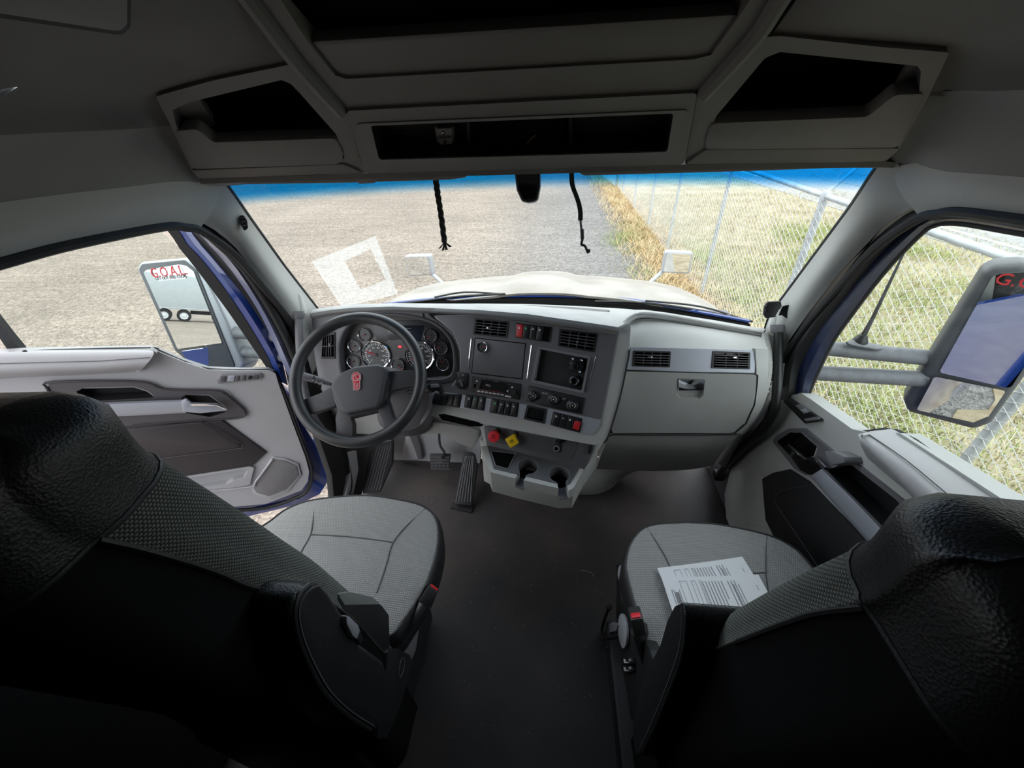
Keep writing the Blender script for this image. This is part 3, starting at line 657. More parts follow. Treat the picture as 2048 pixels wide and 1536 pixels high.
# ------------------------------------------------------------------ overhead storage
O = Plane((0, 1.10, 1.625), (0, -.135, -.12))
oh = thing('overhead_console', 'grey overhead console above the windshield with a long dark recess', 'console', (0, 1.05, 1.62))
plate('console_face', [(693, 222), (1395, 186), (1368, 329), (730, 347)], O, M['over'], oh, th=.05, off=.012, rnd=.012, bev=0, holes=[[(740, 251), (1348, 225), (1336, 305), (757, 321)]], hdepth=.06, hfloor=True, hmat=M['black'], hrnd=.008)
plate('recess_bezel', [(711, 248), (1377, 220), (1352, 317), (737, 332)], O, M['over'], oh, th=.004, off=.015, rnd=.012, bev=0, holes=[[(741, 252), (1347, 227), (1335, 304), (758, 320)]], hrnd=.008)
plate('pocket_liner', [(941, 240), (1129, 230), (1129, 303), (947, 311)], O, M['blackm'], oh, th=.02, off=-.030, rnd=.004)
for x0, y0 in ((934, 239), (1137, 231)): plate('pocket_rib', [(x0, y0), (x0 + 6, y0), (x0 + 8, y0 + 74), (x0 + 2, y0 + 74)], O, M['black'], oh, th=.025, off=-.02, rnd=.001)
for i in range(4):
    for j in range(5): disc('speaker_hole', (778 + i * 8, 262 + j * 10), .0018, O, M['blackm'], oh, th=.001, off=-.0445, n=8, bev=0)
br = thing('radio_bracket', 'small grey metal mounting bracket in the overhead console recess', 'bracket', O.at(889, 285))
plate('bracket_back', [(869, 255), (909, 254), (908, 292), (899, 314), (883, 312), (873, 280)], O, M['char'], br, th=.012, off=-.034, rnd=.006)
plate('bracket_plate', [(873, 258), (904, 257), (904, 270), (874, 271)], O, M['over'], br, th=.006, off=-.029, rnd=.004)
plate('bracket_plate', [(877, 277), (903, 276), (904, 290), (899, 299), (882, 299)], O, M['over'], br, th=.006, off=-.029, rnd=.004, holes=[[(887, 279), (893, 279), (893, 288), (887, 288)]])
plate('bracket_plate', [(883, 301), (899, 300), (897, 310), (886, 311)], O, M['over'], br, th=.006, off=-.029, rnd=.004)
for q in ((887, 264), (893, 305)): lathe('bolt', O.at(q[0], q[1], -.029), O.n, [(0, .006), (.004, .005), (.005, 0)], M['bolt'], br, 10)
w_ = thing('loose_wire', 'short loose brown wire hanging inside the overhead recess', 'wire', O.at(1052, 295))
tube('wire_lead', [O.at(1042, 303, -.03), O.at(1050, 294, -.022), O.at(1060, 280, -.02), O.at(1072, 270, -.026)], .0016, mat('brown wire', (.12, .06, .03, 1), .5), w_, 6, sm=5)
tube('wire_ferrule', [O.at(1046, 299, -.024), O.at(1056, 285, -.021)], .0026, M['bolt'], w_, 6)
plate('clip_tab', [(1010, 313), (1055, 311), (1055, 316), (1012, 318)], O, M['char'], w_, th=.004, off=.013, rnd=.002)
# sloping panel and dark shelf opening over the console
up = thing('overhead_shelf', 'dark open storage shelf with a grey lip above the overhead console', 'shelf', (0, .95, 1.75))
plate('shelf_frame', [(347, -200), (499, 0), (598, 130), (680, 226), (694, 222), (1395, 186), (1412, 186), (1508, 75), (1690, -200)], O, M['over'], up, th=.03, off=.004, bev=0,
      holes=[[(440, -190), (615, 83), (670, 151), (693, 158), (1386, 119), (1423, 110), (1482, 28), (1620, -190)]], hdepth=.10, hfloor=False, hmat=M['over'])
plate('shelf_lip', [(616, 84), (671, 151), (693, 157.5), (1386, 118.5), (1422, 109.5), (1481, 29)], O, M['over'], up, th=.03, off=-.002, rnd=.008, bev=.004)
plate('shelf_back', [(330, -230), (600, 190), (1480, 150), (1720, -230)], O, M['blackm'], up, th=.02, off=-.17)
for pts in ([(347, -200), (499, 0), (598, 130), (684, 226)], [(1690, -200), (1562, -5), (1508, 76), (1404, 190)]):
    P = [O.at(x, y, .005) for x, y in pts]
    tube('shelf_beam', P, .016, M['over'], up, 8, sm=6)
# side bins
def bin_(label, outl, hole, lip, side):
    c = O.at(*outl[0]); t = thing('overhead_bin', label, 'storage bin', c)
    plate('bin_face', outl, O, M['over'], t, th=.04, off=.006, bev=0, rnd=.012, holes=[hole], hdepth=.16, hfloor=True, hmat=M['char'], hrnd=.01)
    plate('bin_lip', lip, O, M['over'], t, th=.03, off=.011, rnd=.012, bev=.004)
    plate('bin_sill', [(383, 341), (686, 329), (726, 346), (398, 358)] if side < 0 else [(1412, 300), (1800, 297), (1772, 323), (1370, 329)], O, M['over'], t, th=.04, off=.012, rnd=.006, bev=.004)
bin_('open overhead storage bin above the driver side of the windshield', [(311, 193), (422, 162), (591, 127), (682, 226), (694, 224), (728, 346), (398, 358), (383, 341), (339, 246)],
     [(345, 220), (380, 204), (563, 160), (582, 168), (600, 187), (672, 268), (690, 318), (400, 334), (352, 250)],
     [(352, 262), (394, 258), (426, 285), (671, 277), (686, 306), (685, 324), (672, 330), (384, 339)], -1)
bin_('open overhead storage bin above the passenger side of the windshield', [(1899, 105), (1760, 94), (1560, 72), (1509, 76), (1408, 188), (1396, 186), (1369, 329), (1771, 322), (1799, 297), (1855, 197)],
     [(1842, 143), (1835, 132), (1560, 104), (1530, 116), (1432, 233), (1412, 300), (1780, 295), (1838, 190)],
     [(1848, 188), (1790, 190), (1735, 234), (1424, 247), (1411, 282), (1411, 296), (1421, 304), (1800, 296)], 1)
# header underside, sun visors and the camera pod
hd = loft('trim_13', [[O.at(398, 358, .01), O.at(728, 347, .01), O.at(1050, 338, .01), O.at(1370, 329, .01), O.at(1771, 323, .01)], [(-.92, 1.18, 1.60), (-.45, 1.31, 1.617), (0, 1.35, 1.62), (.45, 1.31, 1.617), (.92, 1.18, 1.60)]], M['over'], None, 30, .012, sm=1)
struct(hd, 'underside of the header above the windshield')
VS = Plane((0, 1.17, 1.60), (0, -1, -.35))
def visor(label, px, clip, Y):
    pl = Plane((0, Y, 1.60), (0, -1, -.35)); c = pl.at(*px[0]); t = thing('sun_visor', label, 'sun visor', c)
    plate('visor_pad', px, pl, M['liner'], t, th=.016, off=0, rnd=.012, bev=.006, seg=3)
    if clip: plate('visor_clip', clip, pl, M['over'], t, th=.02, off=.003, rnd=.003)
visor('folded grey sun visor over the driver side of the windshield', [(421, 352), (424, 364), (440, 371), (700, 367), (900, 361), (930, 357), (941, 345), (930, 335), (600, 340)], [(712, 358), (754, 356), (750, 366), (718, 368)], 1.165)
visor('folded grey sun visor over the passenger side of the windshield', [(1156, 338), (1158, 347), (1168, 352), (1500, 343), (1740, 334), (1763, 329), (1768, 320), (1500, 322)], None, 1.165)
visor('short grey centre visor flap above the windshield camera', [(943, 338), (950, 347), (965, 349), (1135, 347), (1148, 344), (1152, 334)], None, 1.155)
cm_ = thing('camera_pod', 'black windshield camera pod hanging at the top centre of the glass', 'camera', at(1055, 352, Y=1.27))
pc_ = Plane(at(1055, 375, Y=1.27), (0, -.95, .25))
plate('pod_body', [(1028, 340), (1081, 340), (1081, 372), (1076, 398), (1070, 403), (1056, 405), (1043, 402), (1033, 380)], pc_, M['black'], cm_, th=.05, rnd=.010, bev=.008, seg=3)
plate('pod_face', [(1034, 344), (1076, 344), (1076, 372), (1071, 397), (1048, 398), (1038, 378)], pc_, M['gloss'], cm_, th=.004, off=.003, rnd=.008)
# braided cord and lanyard
M['cord'] = mat('black braided cord', (.012, .012, .013, 1), .8, bump=.5, scale=300)
cd = thing('braided_cord', 'black braided cord with a frayed end hanging left of the camera pod', 'cord', at(870, 350, Y=1.2))
base = catmull([at(870, 345, Y=1.20), at(875, 385, Y=1.20), at(882, 430, Y=1.20), at(889, 484, Y=1.20)], 16)
for k in range(3):
    pts = []
    for i, q in enumerate(base):
        a = i * .42 + k * 2.094; pts.append(q + Vector((math.cos(a) * .0048, math.sin(a) * .0035, 0)))
    tube('cord_strand', pts, .0046, M['cord'], cd, 6)
lathe('cord_knot', base[-1], (0, 0, 1), [(0, .007), (.006, .005), (.0075, 0), (.006, -.005), (0, -.007)], M['cord'], cd, 10)
for ex, ey in ((879, 497), (886, 501), (893, 500), (901, 494)):
    e = at(ex, ey, Y=1.20); d_ = (e - base[-1]); w = Vector((.0042, 0, .001))
    b_ = bm_prism([base[-1] + w * .5, base[-1] - w * .5, e - w, e + w], (0, .002, 0)); ob('cord_tail', b_, M['cord'], cd, smooth=False)
ly = thing('lanyard', 'dark green fabric lanyard with a clip hanging right of the camera pod', 'lanyard', at(1145, 350, Y=1.2))
P = catmull([at(x, y, Y=1.2) for x, y in ((1143, 345), (1145, 370), (1152, 390), (1158, 408), (1161, 425), (1161, 441))], 6)
rows = [[q + Vector((-.0065, 0, 0)) for q in P], [q + Vector((.0065, .002, 0)) for q in P]]
M['strap'] = mat('dark green strap', (.012, .026, .020, 1), .85, bump=.4, scale=400)
loft('strap', rows, M['strap'], ly, 40, .003)
tube('buckle', [at(1161, 441, Y=1.2), at(1163, 460, Y=1.2)], .0035, M['shellgrey2'], ly, 8)
tube('clip', [at(1164, 458, Y=1.2), at(1165, 478, Y=1.2)], .0055, M['black'], ly, 8)
tube('hook', [at(1165, 478, Y=1.2), at(1163, 489, Y=1.2), at(1170, 492, Y=1.2), at(1176, 505, Y=1.2), at(1179, 498, Y=1.2)], .004, M['black'], ly, 6, sm=4)
# cabinet hatch in the left headliner and a chrome lamp
hp = Plane((-.62, .62, 1.90), (.55, -.25, -.8))
ht = thing('ceiling_hatch', 'grey cabinet hatch edged with black seal in the headliner above the driver door', 'hatch', hp.at(150, 40))
plate('hatch_seal', [(-120, -80), (265, -80), (262, 55), (248, 70), (230, 70), (-120, 20)], hp, M['rubber'], ht, th=.02, off=.0, rnd=.01)
plate('hatch_door', [(-120, -80), (259, -80), (257, 50), (244, 64), (228, 64), (-120, 12)], hp, M['over'], ht, th=.02, off=.006, rnd=.01, bev=.004)
lm = at(8, 178, X=-.83); lp_ = Plane(lm, (.9, -.1, -.35))
lt = thing('reading_lamp', 'chrome reading lamp in the headliner above the driver door', 'lamp', lm)
plate('lamp_bezel', [(-60, 168), (38, 166), (42, 171), (10, 190), (-60, 205)], lp_, M['chrome'], lt, th=.02, off=.012, rnd=.005, bev=.003)
plate('lamp_lens', [(-50, 180), (0, 178), (-6, 190), (-50, 198)], lp_, M['black'], lt, th=.01, off=.015, rnd=.004)
# ------------------------------------------------------------------ the open driver door
D0 = Vector((-1.10, 1.271, 0)); DD = Plane(D0, (.5, -.866, 0))
door = struct(tag(thing('door_1', 'x', 'door', (-1.15, 1.25, .1)), 'open blue driver door with grey inner panel', 'door'))
del door['category']
plate('door_shell', [(-200, 722), (300, 722), (316, 730), (369, 752), (416, 764), (481, 768), (548, 766), (578, 790), (607, 850), (633, 893), (654, 937), (657, 962), (640, 989), (600, 1009), (462, 1042), (300, 1075), (-200, 1150)], DD, M['paint'], door, th=.06, off=-.05, rnd=.01, bev=.006)
plate('door_panel', [(-200, 700), (0, 706), (47, 703), (300, 698), (316, 703), (369, 725), (416, 740), (481, 742), (538, 741), (551, 747), (557, 768), (590, 859), (611, 915), (618, 942), (616, 962), (603, 981), (531, 1008), (437, 1016), (300, 1042), (-200, 1110)], DD, M['greyd'], door, th=.03, off=0, rnd=.012, bev=.005, holes=[[(154, 784), (164, 777), (268, 774.5), (294, 783), (309, 794), (170, 802)], [(365, 794), (373, 790), (418, 791), (448, 812), (450, 823), (419, 833), (374, 825)], [(267, 975), (345, 962), (490, 939), (494, 943), (486, 957), (466, 961), (452, 969), (381, 982), (276, 999)]], hdepth=.029)
tube('door_gasket', [DD.at(x, y, -.012) for x, y in ((545, 742), (556, 762), (570, 790), (592, 850), (614, 908), (624, 945), (616, 978), (596, 994), (530, 1016), (437, 1024), (300, 1052), (-100, 1115))], .010, M['rubber'], door, 8, sm=3)
tube('door_ridge', [DD.at(x, y, -.03) for x, y in ((300, 1062), (437, 1030), (470, 1026), (600, 996))], .008, M['paint'], door, 8)
# window frame with its glass
gl = [(-200, 595), (-60, 545), (40, 515), (150, 487), (312, 451), (359, 497), (406, 556), (453, 619), (500, 687), (537, 741)]
bl = [(-200, 580), (-60, 530), (40, 500), (150, 472), (325, 438), (372, 487), (413, 531), (473, 612), (531, 706), (556, 762)]
b2 = [(-200, 565), (-60, 520), (40, 490), (150, 462), (345, 436), (398, 484), (440, 532), (503, 612), (558, 706), (576, 770)]
def dl(px, off): return [DD.at(x, y, off) for x, y in px]
loft('frame_inner', [dl(gl, -.055), dl(gl, -.03), dl(bl, -.025)], M['rubber'], door, 40, .008, sm=1)
loft('frame_outer', [dl(bl, -.028), dl([((a[0] + b[0]) / 2, (a[1] + b[1]) / 2) for a, b in zip(bl, b2)], -.012), dl(b2, -.03)], M['paint'], door, 40, .012, sm=1)
tube('frame_seal', dl([(x + 8, y + 0) for x, y in b2[4:]], -.04), .013, M['rubber'], door, 8, sm=4)
loft('rear_frame', [dl([(-30, 610), (0, 648), (22, 676), (44, 702)], -.03), dl([(-40, 640), (-12, 660), (5, 685), (20, 706)], -.03)], M['rubber'], door, 10, .03)
plate('door_glass', [(-60, 540), (40, 512), (150, 484), (312, 452), (359, 497), (406, 556), (453, 619), (500, 687), (537, 742), (500, 745), (420, 742), (300, 720), (20, 720)], DD, M['glass'], door, th=.005, off=-.05, bev=0)
tube('belt_seal', [DD.at(x, y, -.01) for x, y in ((20, 705), (150, 700), (300, 697), (318, 702), (369, 724), (416, 738), (481, 741), (538, 740))], .006, M['rubber'], door, 6, sm=4)
# armrest pad
pad = [[DD.at(x, y, .0) for x, y in ((-150, 703), (47, 703), (200, 700), (300, 699))], [DD.at(x, y, .045) for x, y in ((-150, 706), (40, 706), (200, 705), (307, 704))],
       [DD.at(x, y, .06) for x, y in ((-150, 731), (40, 727), (200, 723), (303, 716))], [DD.at(x, y, .058) for x, y in ((-150, 748), (40, 745), (200, 739), (289, 733))], [DD.at(x, y, .0) for x, y in ((-150, 768), (40, 755), (200, 748), (278, 744))]]
loft('armrest_pad', pad, M['greyd'], door, 24, .008, cross=4)
plate('armrest_end', [(299, 698), (315, 706), (281, 744), (270, 744), (300, 704)], DD, M['greyd'], door, th=.02, off=.02, rnd=.006, bev=.006)
tube('armrest_seam', [DD.at(x, y, .061) for x, y in ((-100, 730), (40, 726), (200, 722), (300, 715))], .0012, M['thread'], door, 5)
for nm, q in (('lock_knob', (50, 712)),):
    lathe('lock_collar', DD.at(59, 713, .03), (0, 0, 1), [(0, .004), (.012, .003), (.015, 0), (.015, -.004)], M['charl'], door, 16)
    tube('lock_knob', [DD.at(59, 713, .03), DD.at(48, 701, .03)], .005, M['black'], door, 8)
M['doordark'] = mat('dark brown grey door insert', (0.040, 0.034, 0.036, 1), 0.5, bump=.3, scale=500)
M['doormid'] = mat('mid grey handle bezel', (0.085, 0.078, 0.082, 1), 0.45, bump=.15, scale=700)
# handle bezel, pull bar, latch
plate('handle_bezel', [(94, 775), (104, 764), (281, 763), (330, 778), (437, 781), (462, 797), (490, 822), (490, 829), (478, 836), (391, 841), (266, 851), (135, 862), (100, 810)], DD, M['doormid'], door, th=.015, off=.008, rnd=.012, bev=.004,
      holes=[[(152, 783), (163, 776), (268, 773), (295, 782), (312, 795), (170, 803)], [(363, 794), (372, 789), (419, 790), (450, 812), (452, 824), (420, 834), (372, 826)]], hdepth=.05, hfloor=True, hmat=M['black'], hrnd=.008)
tube('bezel_edge', [DD.at(x, y, .010) for x, y in ((112, 800), (94, 776), (106, 764), (281, 763), (330, 778), (437, 781), (462, 797), (490, 823), (478, 836), (391, 841), (266, 851))], .004, M['doordark'], door, 6, sm=4)
loft('pull_bar', [dl([(150, 808), (250, 803), (372, 799)], .02), dl([(150, 812), (250, 807), (372, 803)], .04), dl([(160, 826), (260, 824), (372, 821)], .04), dl([(170, 834), (260, 832), (372, 826)], .02)], M['silver'], door, 16, .006)
plate('latch_lever', [(372, 799), (383, 808), (434, 809), (453, 818), (449, 822), (400, 827), (366, 824), (362, 803)], DD, M['silver'], door, th=.012, off=.042, rnd=.003, bev=.003)
plate('latch_edge', [(380, 808.5), (434, 808.5), (455, 818), (452, 820.5), (433, 812), (384, 812)], DD, M['chrome'], door, th=.006, off=.046, rnd=.001)
# lower dark insert with stitched field, map pocket, speaker
plate('door_insert', [(180, 858), (266, 852), (444, 841), (534, 906), (506, 932), (344, 957), (200, 985)], DD, M['doordark'], door, th=.02, off=.010, rnd=.008, bev=.005)
plate('insert_pad', [(180, 862), (275, 856), (404, 844), (479, 885), (481, 893), (470, 897), (306, 918), (190, 935)], DD, M['doordark'], door, th=.02, off=.016, rnd=.008, bev=.006)
tube('insert_stitch', [DD.at(x, y, .0165) for x, y in ((407, 844), (444, 864), (481, 886), (483, 894), (472, 898), (306, 919), (200, 934))], .0012, M['thread'], door, 5, sm=3)
plate('map_pocket', [(260, 972), (344, 958), (500, 934), (508, 936), (499, 970), (470, 975), (381, 983), (270, 1005)], DD, M['greyd'], door, th=.02, off=.013, rnd=.006, bev=0, holes=[[(265, 975), (344, 961), (491, 938), (496, 942), (487, 958), (466, 962), (452, 970), (381, 981), (275, 1000)]], hdepth=.03, hfloor=True, hrnd=.004)
M['pocket'] = mat('shaded pocket plastic', (0.30, 0.31, 0.32, 1), .6)
tube('pocket_edge', [DD.at(x, y, .012) for x, y in ((240, 1010), (381, 986), (497, 974), (512, 962), (545, 918))], .005, M['greyd'], door, 8, sm=3)
M['grille'] = mat('speaker grille grey', (0.24, 0.23, 0.23, 1), .7, bump=1.0, scale=700, kind='voronoi')
plate('speaker_rim', [(545, 914), (570, 917), (597, 928), (603, 950), (577, 984), (540, 998), (508, 989), (502, 976)], DD, M['greyd'], door, th=.02, off=.007, rnd=.012, bev=.003)
plate('speaker_grille', [(549, 919), (570, 922), (593, 932), (598, 951), (573, 979), (538, 993), (513, 986), (507, 977)], DD, M['grille'], door, th=.02, off=.010, rnd=.010, bev=.002)
# window switches
plate('switch_plate', [(433, 762), (443, 750), (520, 747), (525, 751), (522, 759), (437, 768)], DD, M['charl'], door, th=.008, off=.008, rnd=.006)
for a, b in (((440, 753), (450, 764)), ((455, 752), (468, 763)), ((471, 752), (477, 762)), ((483, 751), (490, 761)), ((506, 750), (516, 758))):
    plate('window_switch', [(a[0] + 2, a[1]), (b[0] + 2, a[1]), (b[0], b[1]), (a[0], b[1])], DD, M['silver'] if a[0] in (455,) else M['doormid'], door, th=.006, off=.011, rnd=.002)
lathe('mirror_knob', DD.at(500, 754, .008), DD.n, [(0, .012), (.006, .011), (.007, 0)], M['black'], door, 14)
# the body opening beside the door: painted jamb, seals, hinge side
J = lambda px, X: [at(x, y, X=X) for x, y in px]
j0 = [(350, 440), (384, 453), (420, 492), (462, 540), (520, 628), (560, 715), (585, 770)]
j1 = [(362, 438), (398, 450), (440, 487), (487, 540), (540, 628), (580, 712), (600, 770)]
jm = [(356, 439), (391, 451), (430, 490), (475, 540), (530, 628), (570, 713), (592, 770)]
M['jamb'] = mat('blue grey jamb paint', (0.16, 0.17, 0.26, 1), 0.25, coat=.8)
struct(loft('trim_14', [J(j0, -1.06), J(jm, -1.02), J(j1, -1.015)], M['jamb'], None, 30, .01, sm=1), 'painted door jamb beside the driver windshield pillar')
struct(tube('trim_15', J([(350, 440), (395, 452), (440, 488), (492, 540), (548, 628), (588, 712), (606, 775), (622, 850)], -1.0), .016, M['rubber'], None, 10, sm=4), 'rubber door seal beside the driver windshield pillar')
low = [[at(600, 770, X=-1.01), at(625, 830, X=-1.01), at(650, 890, X=-1.01), at(672, 960, X=-1.01), at(668, 1000, X=-1.01)], [at(640, 740, X=-.98), at(665, 830, X=-.96), at(690, 890, X=-.95), at(705, 960, X=-.94), at(700, 990, X=-.94)]]
struct(loft('trim_16', low, M['rubber'], None, 20, .02, sm=1), 'black lower door pillar trim by the steering wheel')
struct(loft('trim_17', [J([(392, 450), (440, 486), (496, 545), (552, 630), (592, 716), (612, 790), (640, 870)], -1.03), J([(430, 456), (478, 490), (524, 546), (576, 612), (606, 656), (632, 706), (648, 760), (668, 840)], -.99)], M['rubber'], None, 30, .015, sm=1), 'black filler between door jamb and driver windshield pillar')
struct(loft('trim_18', [[at(630, 880, X=-1.04), at(655, 930, X=-1.04), at(668, 975, X=-1.04)], [at(648, 870, X=-1.02), at(675, 925, X=-1.02), at(688, 985, X=-1.02)]], M['paint'], None, 12, .02, sm=1), 'blue painted hinge post of the driver door')
struct(plate('wall_kick_left', [(612, 790), (700, 838), (765, 850), (748, 905), (722, 993), (698, 1003), (668, 996), (664, 950), (640, 880)], Plane((-.965, 1.4, .3), (1, 0, .0)), M['rubber'], None, th=.03), 'dark kick panel beside the driver foot rest')
struct(plate('trim_20', [(696, 906), (713, 901), (717, 940), (707, 988), (692, 992), (701, 945)], Plane((-.945, 1.4, .3), (1, 0, .0)), M['greyd'], None, th=.02, rnd=.004), 'pale sill strip beside the driver foot rest')
plate('hinge_label', [(655, 905), (664, 903), (666, 915), (657, 917)], Plane(at(660, 910, X=-1.0), (1, -.5, .1)), M['white'], None, th=.002)
struct(bpy.data.objects['hinge_label'])

# ------------------------------------------------------------------ the closed passenger door
DP = Plane((.985, 1.0, .8), (-1, 0, 0)); OP = lambda px, X: [at(x, y, X=X) for x, y in px]
d2 = struct(tag(thing('door_2', 'x', 'door', (1.0, .8, .1)), 'closed grey passenger door with pull bar and dark insert', 'door')); del d2['category']
plate('door_panel', [(1545, 800), (1602, 786), (1621, 798), (1704, 858), (1740, 866), (1800, 866), (2001, 996), (2160, 1100), (2160, 1500), (1640, 1300), (1480, 1080), (1453, 1042), (1449, 988), (1463, 931), (1500, 885), (1540, 835)], DP, M['grey'], d2, th=.05, off=0, rnd=.02, bev=.008, holes=[[(1554, 883), (1580, 866), (1602, 865), (1634, 893), (1628, 911), (1618, 917), (1608, 921), (1589, 919)], [(1660, 906), (1698, 924), (1718, 938), (1798, 1001), (1872, 1085), (1830, 1116), (1760, 1056), (1692, 984), (1653, 940)]], hdepth=.05)
plate('panel_recess', [(1490, 960), (1520, 948), (1530, 956), (1545, 1060), (1490, 1046), (1486, 1000)], DP, M['grey'], d2, th=.01, off=.006, rnd=.008, bev=.003)
gp_ = [(2250, 495), (2048, 465), (1940, 447), (1896, 444), (1870, 449), (1840, 467), (1764, 547), (1689, 646), (1659, 692), (1625, 765), (1617, 787)]
tp_ = [(2250, 460), (2048, 440), (1940, 424), (1891, 420), (1855, 416), (1815, 426), (1735, 492), (1660, 585), (1613, 640), (1575, 700), (1562, 800)]
np_ = [(2250, 478), (2048, 452), (1940, 435), (1893, 432), (1862, 433), (1828, 446), (1750, 520), (1675, 615), (1636, 666), (1600, 735), (1590, 793)]
loft('frame_seal', [OP(tp_, .985), OP([((a[0] + b[0]) / 2, (a[1] + b[1]) / 2) for a, b in zip(tp_, np_)], .975), OP(np_, 1.0)], M['rubber'], d2, 40, .012, sm=1)
M['navy'] = mat('dark navy inner frame paint', (0.006, 0.014, 0.055, 1), 0.35, coat=.3)
loft('window_frame', [OP(np_, 1.0), OP([((a[0] + b[0]) / 2, (a[1] + b[1]) / 2) for a, b in zip(np_, gp_)], 1.005), OP(gp_, 1.03)], M['navy'], d2, 40, .012, sm=1)
tube('glass_run', OP(gp_, 1.035), .009, M['rubber'], d2, 8, sm=4)
plate('door_glass', gp_ + [(1625, 802), (1704, 862), (1740, 872), (1800, 872), (2001, 1000), (2250, 1150)], Plane((1.04, 1, .8), (-1, 0, 0)), M['glass'], d2, th=.005, bev=0)
tube('belt_seal', OP([(1602, 786), (1621, 797), (1704, 857), (1732, 864), (1797, 863), (1910, 937), (2003, 996), (2150, 1090)], 1.0), .006, M['rubber'], d2, 6, sm=3)
ap = [OP([(1775, 862), (1792, 861), (1900, 929), (2001, 995), (2150, 1095)], .995), OP([(1722, 867), (1735, 867), (1812, 920), (1899, 992), (2060, 1120)], .925), OP([(1718, 874), (1728, 880), (1796, 938), (1872, 1004), (2020, 1140)], .90),
      OP([(1722, 890), (1730, 897), (1782, 945), (1850, 1012), (1990, 1160)], .905), OP([(1730, 908), (1736, 917), (1780, 955), (1830, 1000), (1950, 1140)], .965)]
loft('armrest_pad', ap, M['greyd'], d2, 26, .008, sm=1, cross=4)
plate('armrest_nose', [(1722, 868), (1770, 862), (1736, 915), (1722, 892)], Plane(at(1730, 880, X=.95), (-.5, 1, .2)), M['greyd'], d2, th=.004, rnd=.004, bev=0)
tube('armrest_stitch', OP([(1735, 867), (1812, 920), (1899, 992), (2060, 1120)], .922), .0013, M['thread'], d2, 5, sm=3)
plate('switch_plate', [(1564, 801), (1578, 795), (1647, 841), (1609, 847)], DP, M['black'], d2, th=.008, off=.008, rnd=.006)
plate('window_switch', [(1590, 811), (1600, 808), (1620, 824), (1608, 828)], DP, M['charl'], d2, th=.006, off=.011, rnd=.002)
plate('window_switch', [(1607, 838), (1635, 833), (1640, 839), (1612, 843)], DP, M['charl'], d2, th=.006, off=.011, rnd=.002)
plate('switch_mark', [(1600, 819), (1610, 817), (1617, 824), (1607, 826)], DP, M['silver'], d2, th=.002, off=.012, rnd=.001)
plate('handle_bezel', [(1544, 882), (1552, 872), (1577, 857), (1606, 856), (1660, 900), (1686, 914), (1690, 924), (1666, 936), (1640, 938), (1610, 950), (1589, 938)], DP, M['char'], d2, th=.02, off=.012, rnd=.010, bev=.004,
      holes=[[(1553, 883), (1580, 865), (1603, 864), (1636, 893), (1630, 912), (1618, 918), (1608, 922), (1588, 920)]], hdepth=.06, hfloor=True, hmat=M['black'], hrnd=.008)
plate('bezel_horn', [(1648, 902), (1664, 902), (1687, 913), (1690, 925), (1664, 930), (1655, 918)], DP, M['charl'], d2, th=.05, off=.05, rnd=.006, bev=.005)
plate('latch_lever', [(1566, 892), (1574, 888), (1612, 917), (1622, 914), (1648, 936), (1619, 950), (1600, 940)], DP, M['gloss'], d2, th=.012, off=.03, rnd=.004, bev=.003)
plate('latch_edge', [(1571, 888), (1576, 887), (1612, 918), (1608, 920)], DP, M['chrome'], d2, th=.006, off=.034, rnd=.001)
plate('latch_edge', [(1624, 914), (1631, 914), (1650, 934), (1643, 937)], DP, M['chrome'], d2, th=.006, off=.034, rnd=.001)
plate('pull_recess', [(1655, 898), (1700, 920), (1722, 934), (1806, 1001), (1890, 1085), (1830, 1130), (1755, 1064), (1685, 985), (1645, 938)], DP, M['char'], d2, th=.012, off=.008, rnd=.012, holes=[[(1664, 908), (1698, 926), (1716, 940), (1794, 1001), (1866, 1085), (1830, 1110), (1762, 1054), (1695, 984), (1656, 942)]], hdepth=.06, hfloor=True, hmat=M['black'], hrnd=.012)
loft('pull_bar', [OP([(1648, 936), (1700, 987), (1753, 1040), (1830, 1120)], .965), OP([(1643, 938), (1695, 988), (1748, 1043), (1825, 1124)], .935), OP([(1625, 950), (1676, 1006), (1735, 1073), (1800, 1140)], .93), OP([(1619, 952), (1670, 1010), (1730, 1078), (1790, 1150)], .965)], M['silver'], d2, 16, .006)
plate('door_insert', [(1523, 957), (1545, 945), (1577, 938), (1615, 962), (1730, 1082), (1800, 1160), (1800, 1300), (1640, 1180), (1560, 1100), (1530, 1040)], DP, M['vinyls'], d2, th=.012, off=.010, rnd=.012, bev=.004)
tube('insert_stitch', OP([(1612, 972), (1585, 977), (1558, 986), (1549, 998), (1560, 1020), (1595, 1072), (1640, 1140)], .973), .0012, M['thread'], d2, 5, sm=3)
# ================================================================== the dashboard
def plane3(a, b, c):
    n = (b - a).cross(c - a).normalized()
    if n.dot(CAM - a) < 0: n = -n
    return Plane(a, n)
PC = tilted(at(1235, 667, Y=1.20), 14, 28)      # centre stack, turned to the driver
PS = tilted(at(624, 634, Y=1.385), 0, 20)       # panel round the gauges
PV = plane3(at(1255, 697, Y=1.212), at(1510, 706, Y=1.212), at(1380, 742, Y=1.180))
PG = plane3(at(1252, 742, Y=1.180), at(1508, 748, Y=1.180), at(1350, 866, Y=1.174))
M['lip'] = mat('grey dash lip with painted shade', (0.17, 0.17, 0.168, 1), .55, bump=.15, scale=900)  # shade on the lip and brow put into the colour
M['pad'] = mat('grey dash top pad', (0.33, 0.33, 0.325, 1), .5, bump=.25, scale=500, var=.08, vscale=12)
dash = thing('dashboard', 'wide grey and charcoal dashboard curving from driver door to passenger door', 'dashboard', (0, 1.4, .6))
def on(pl): return lambda x, y, o=0: pl.at(x, y, o)
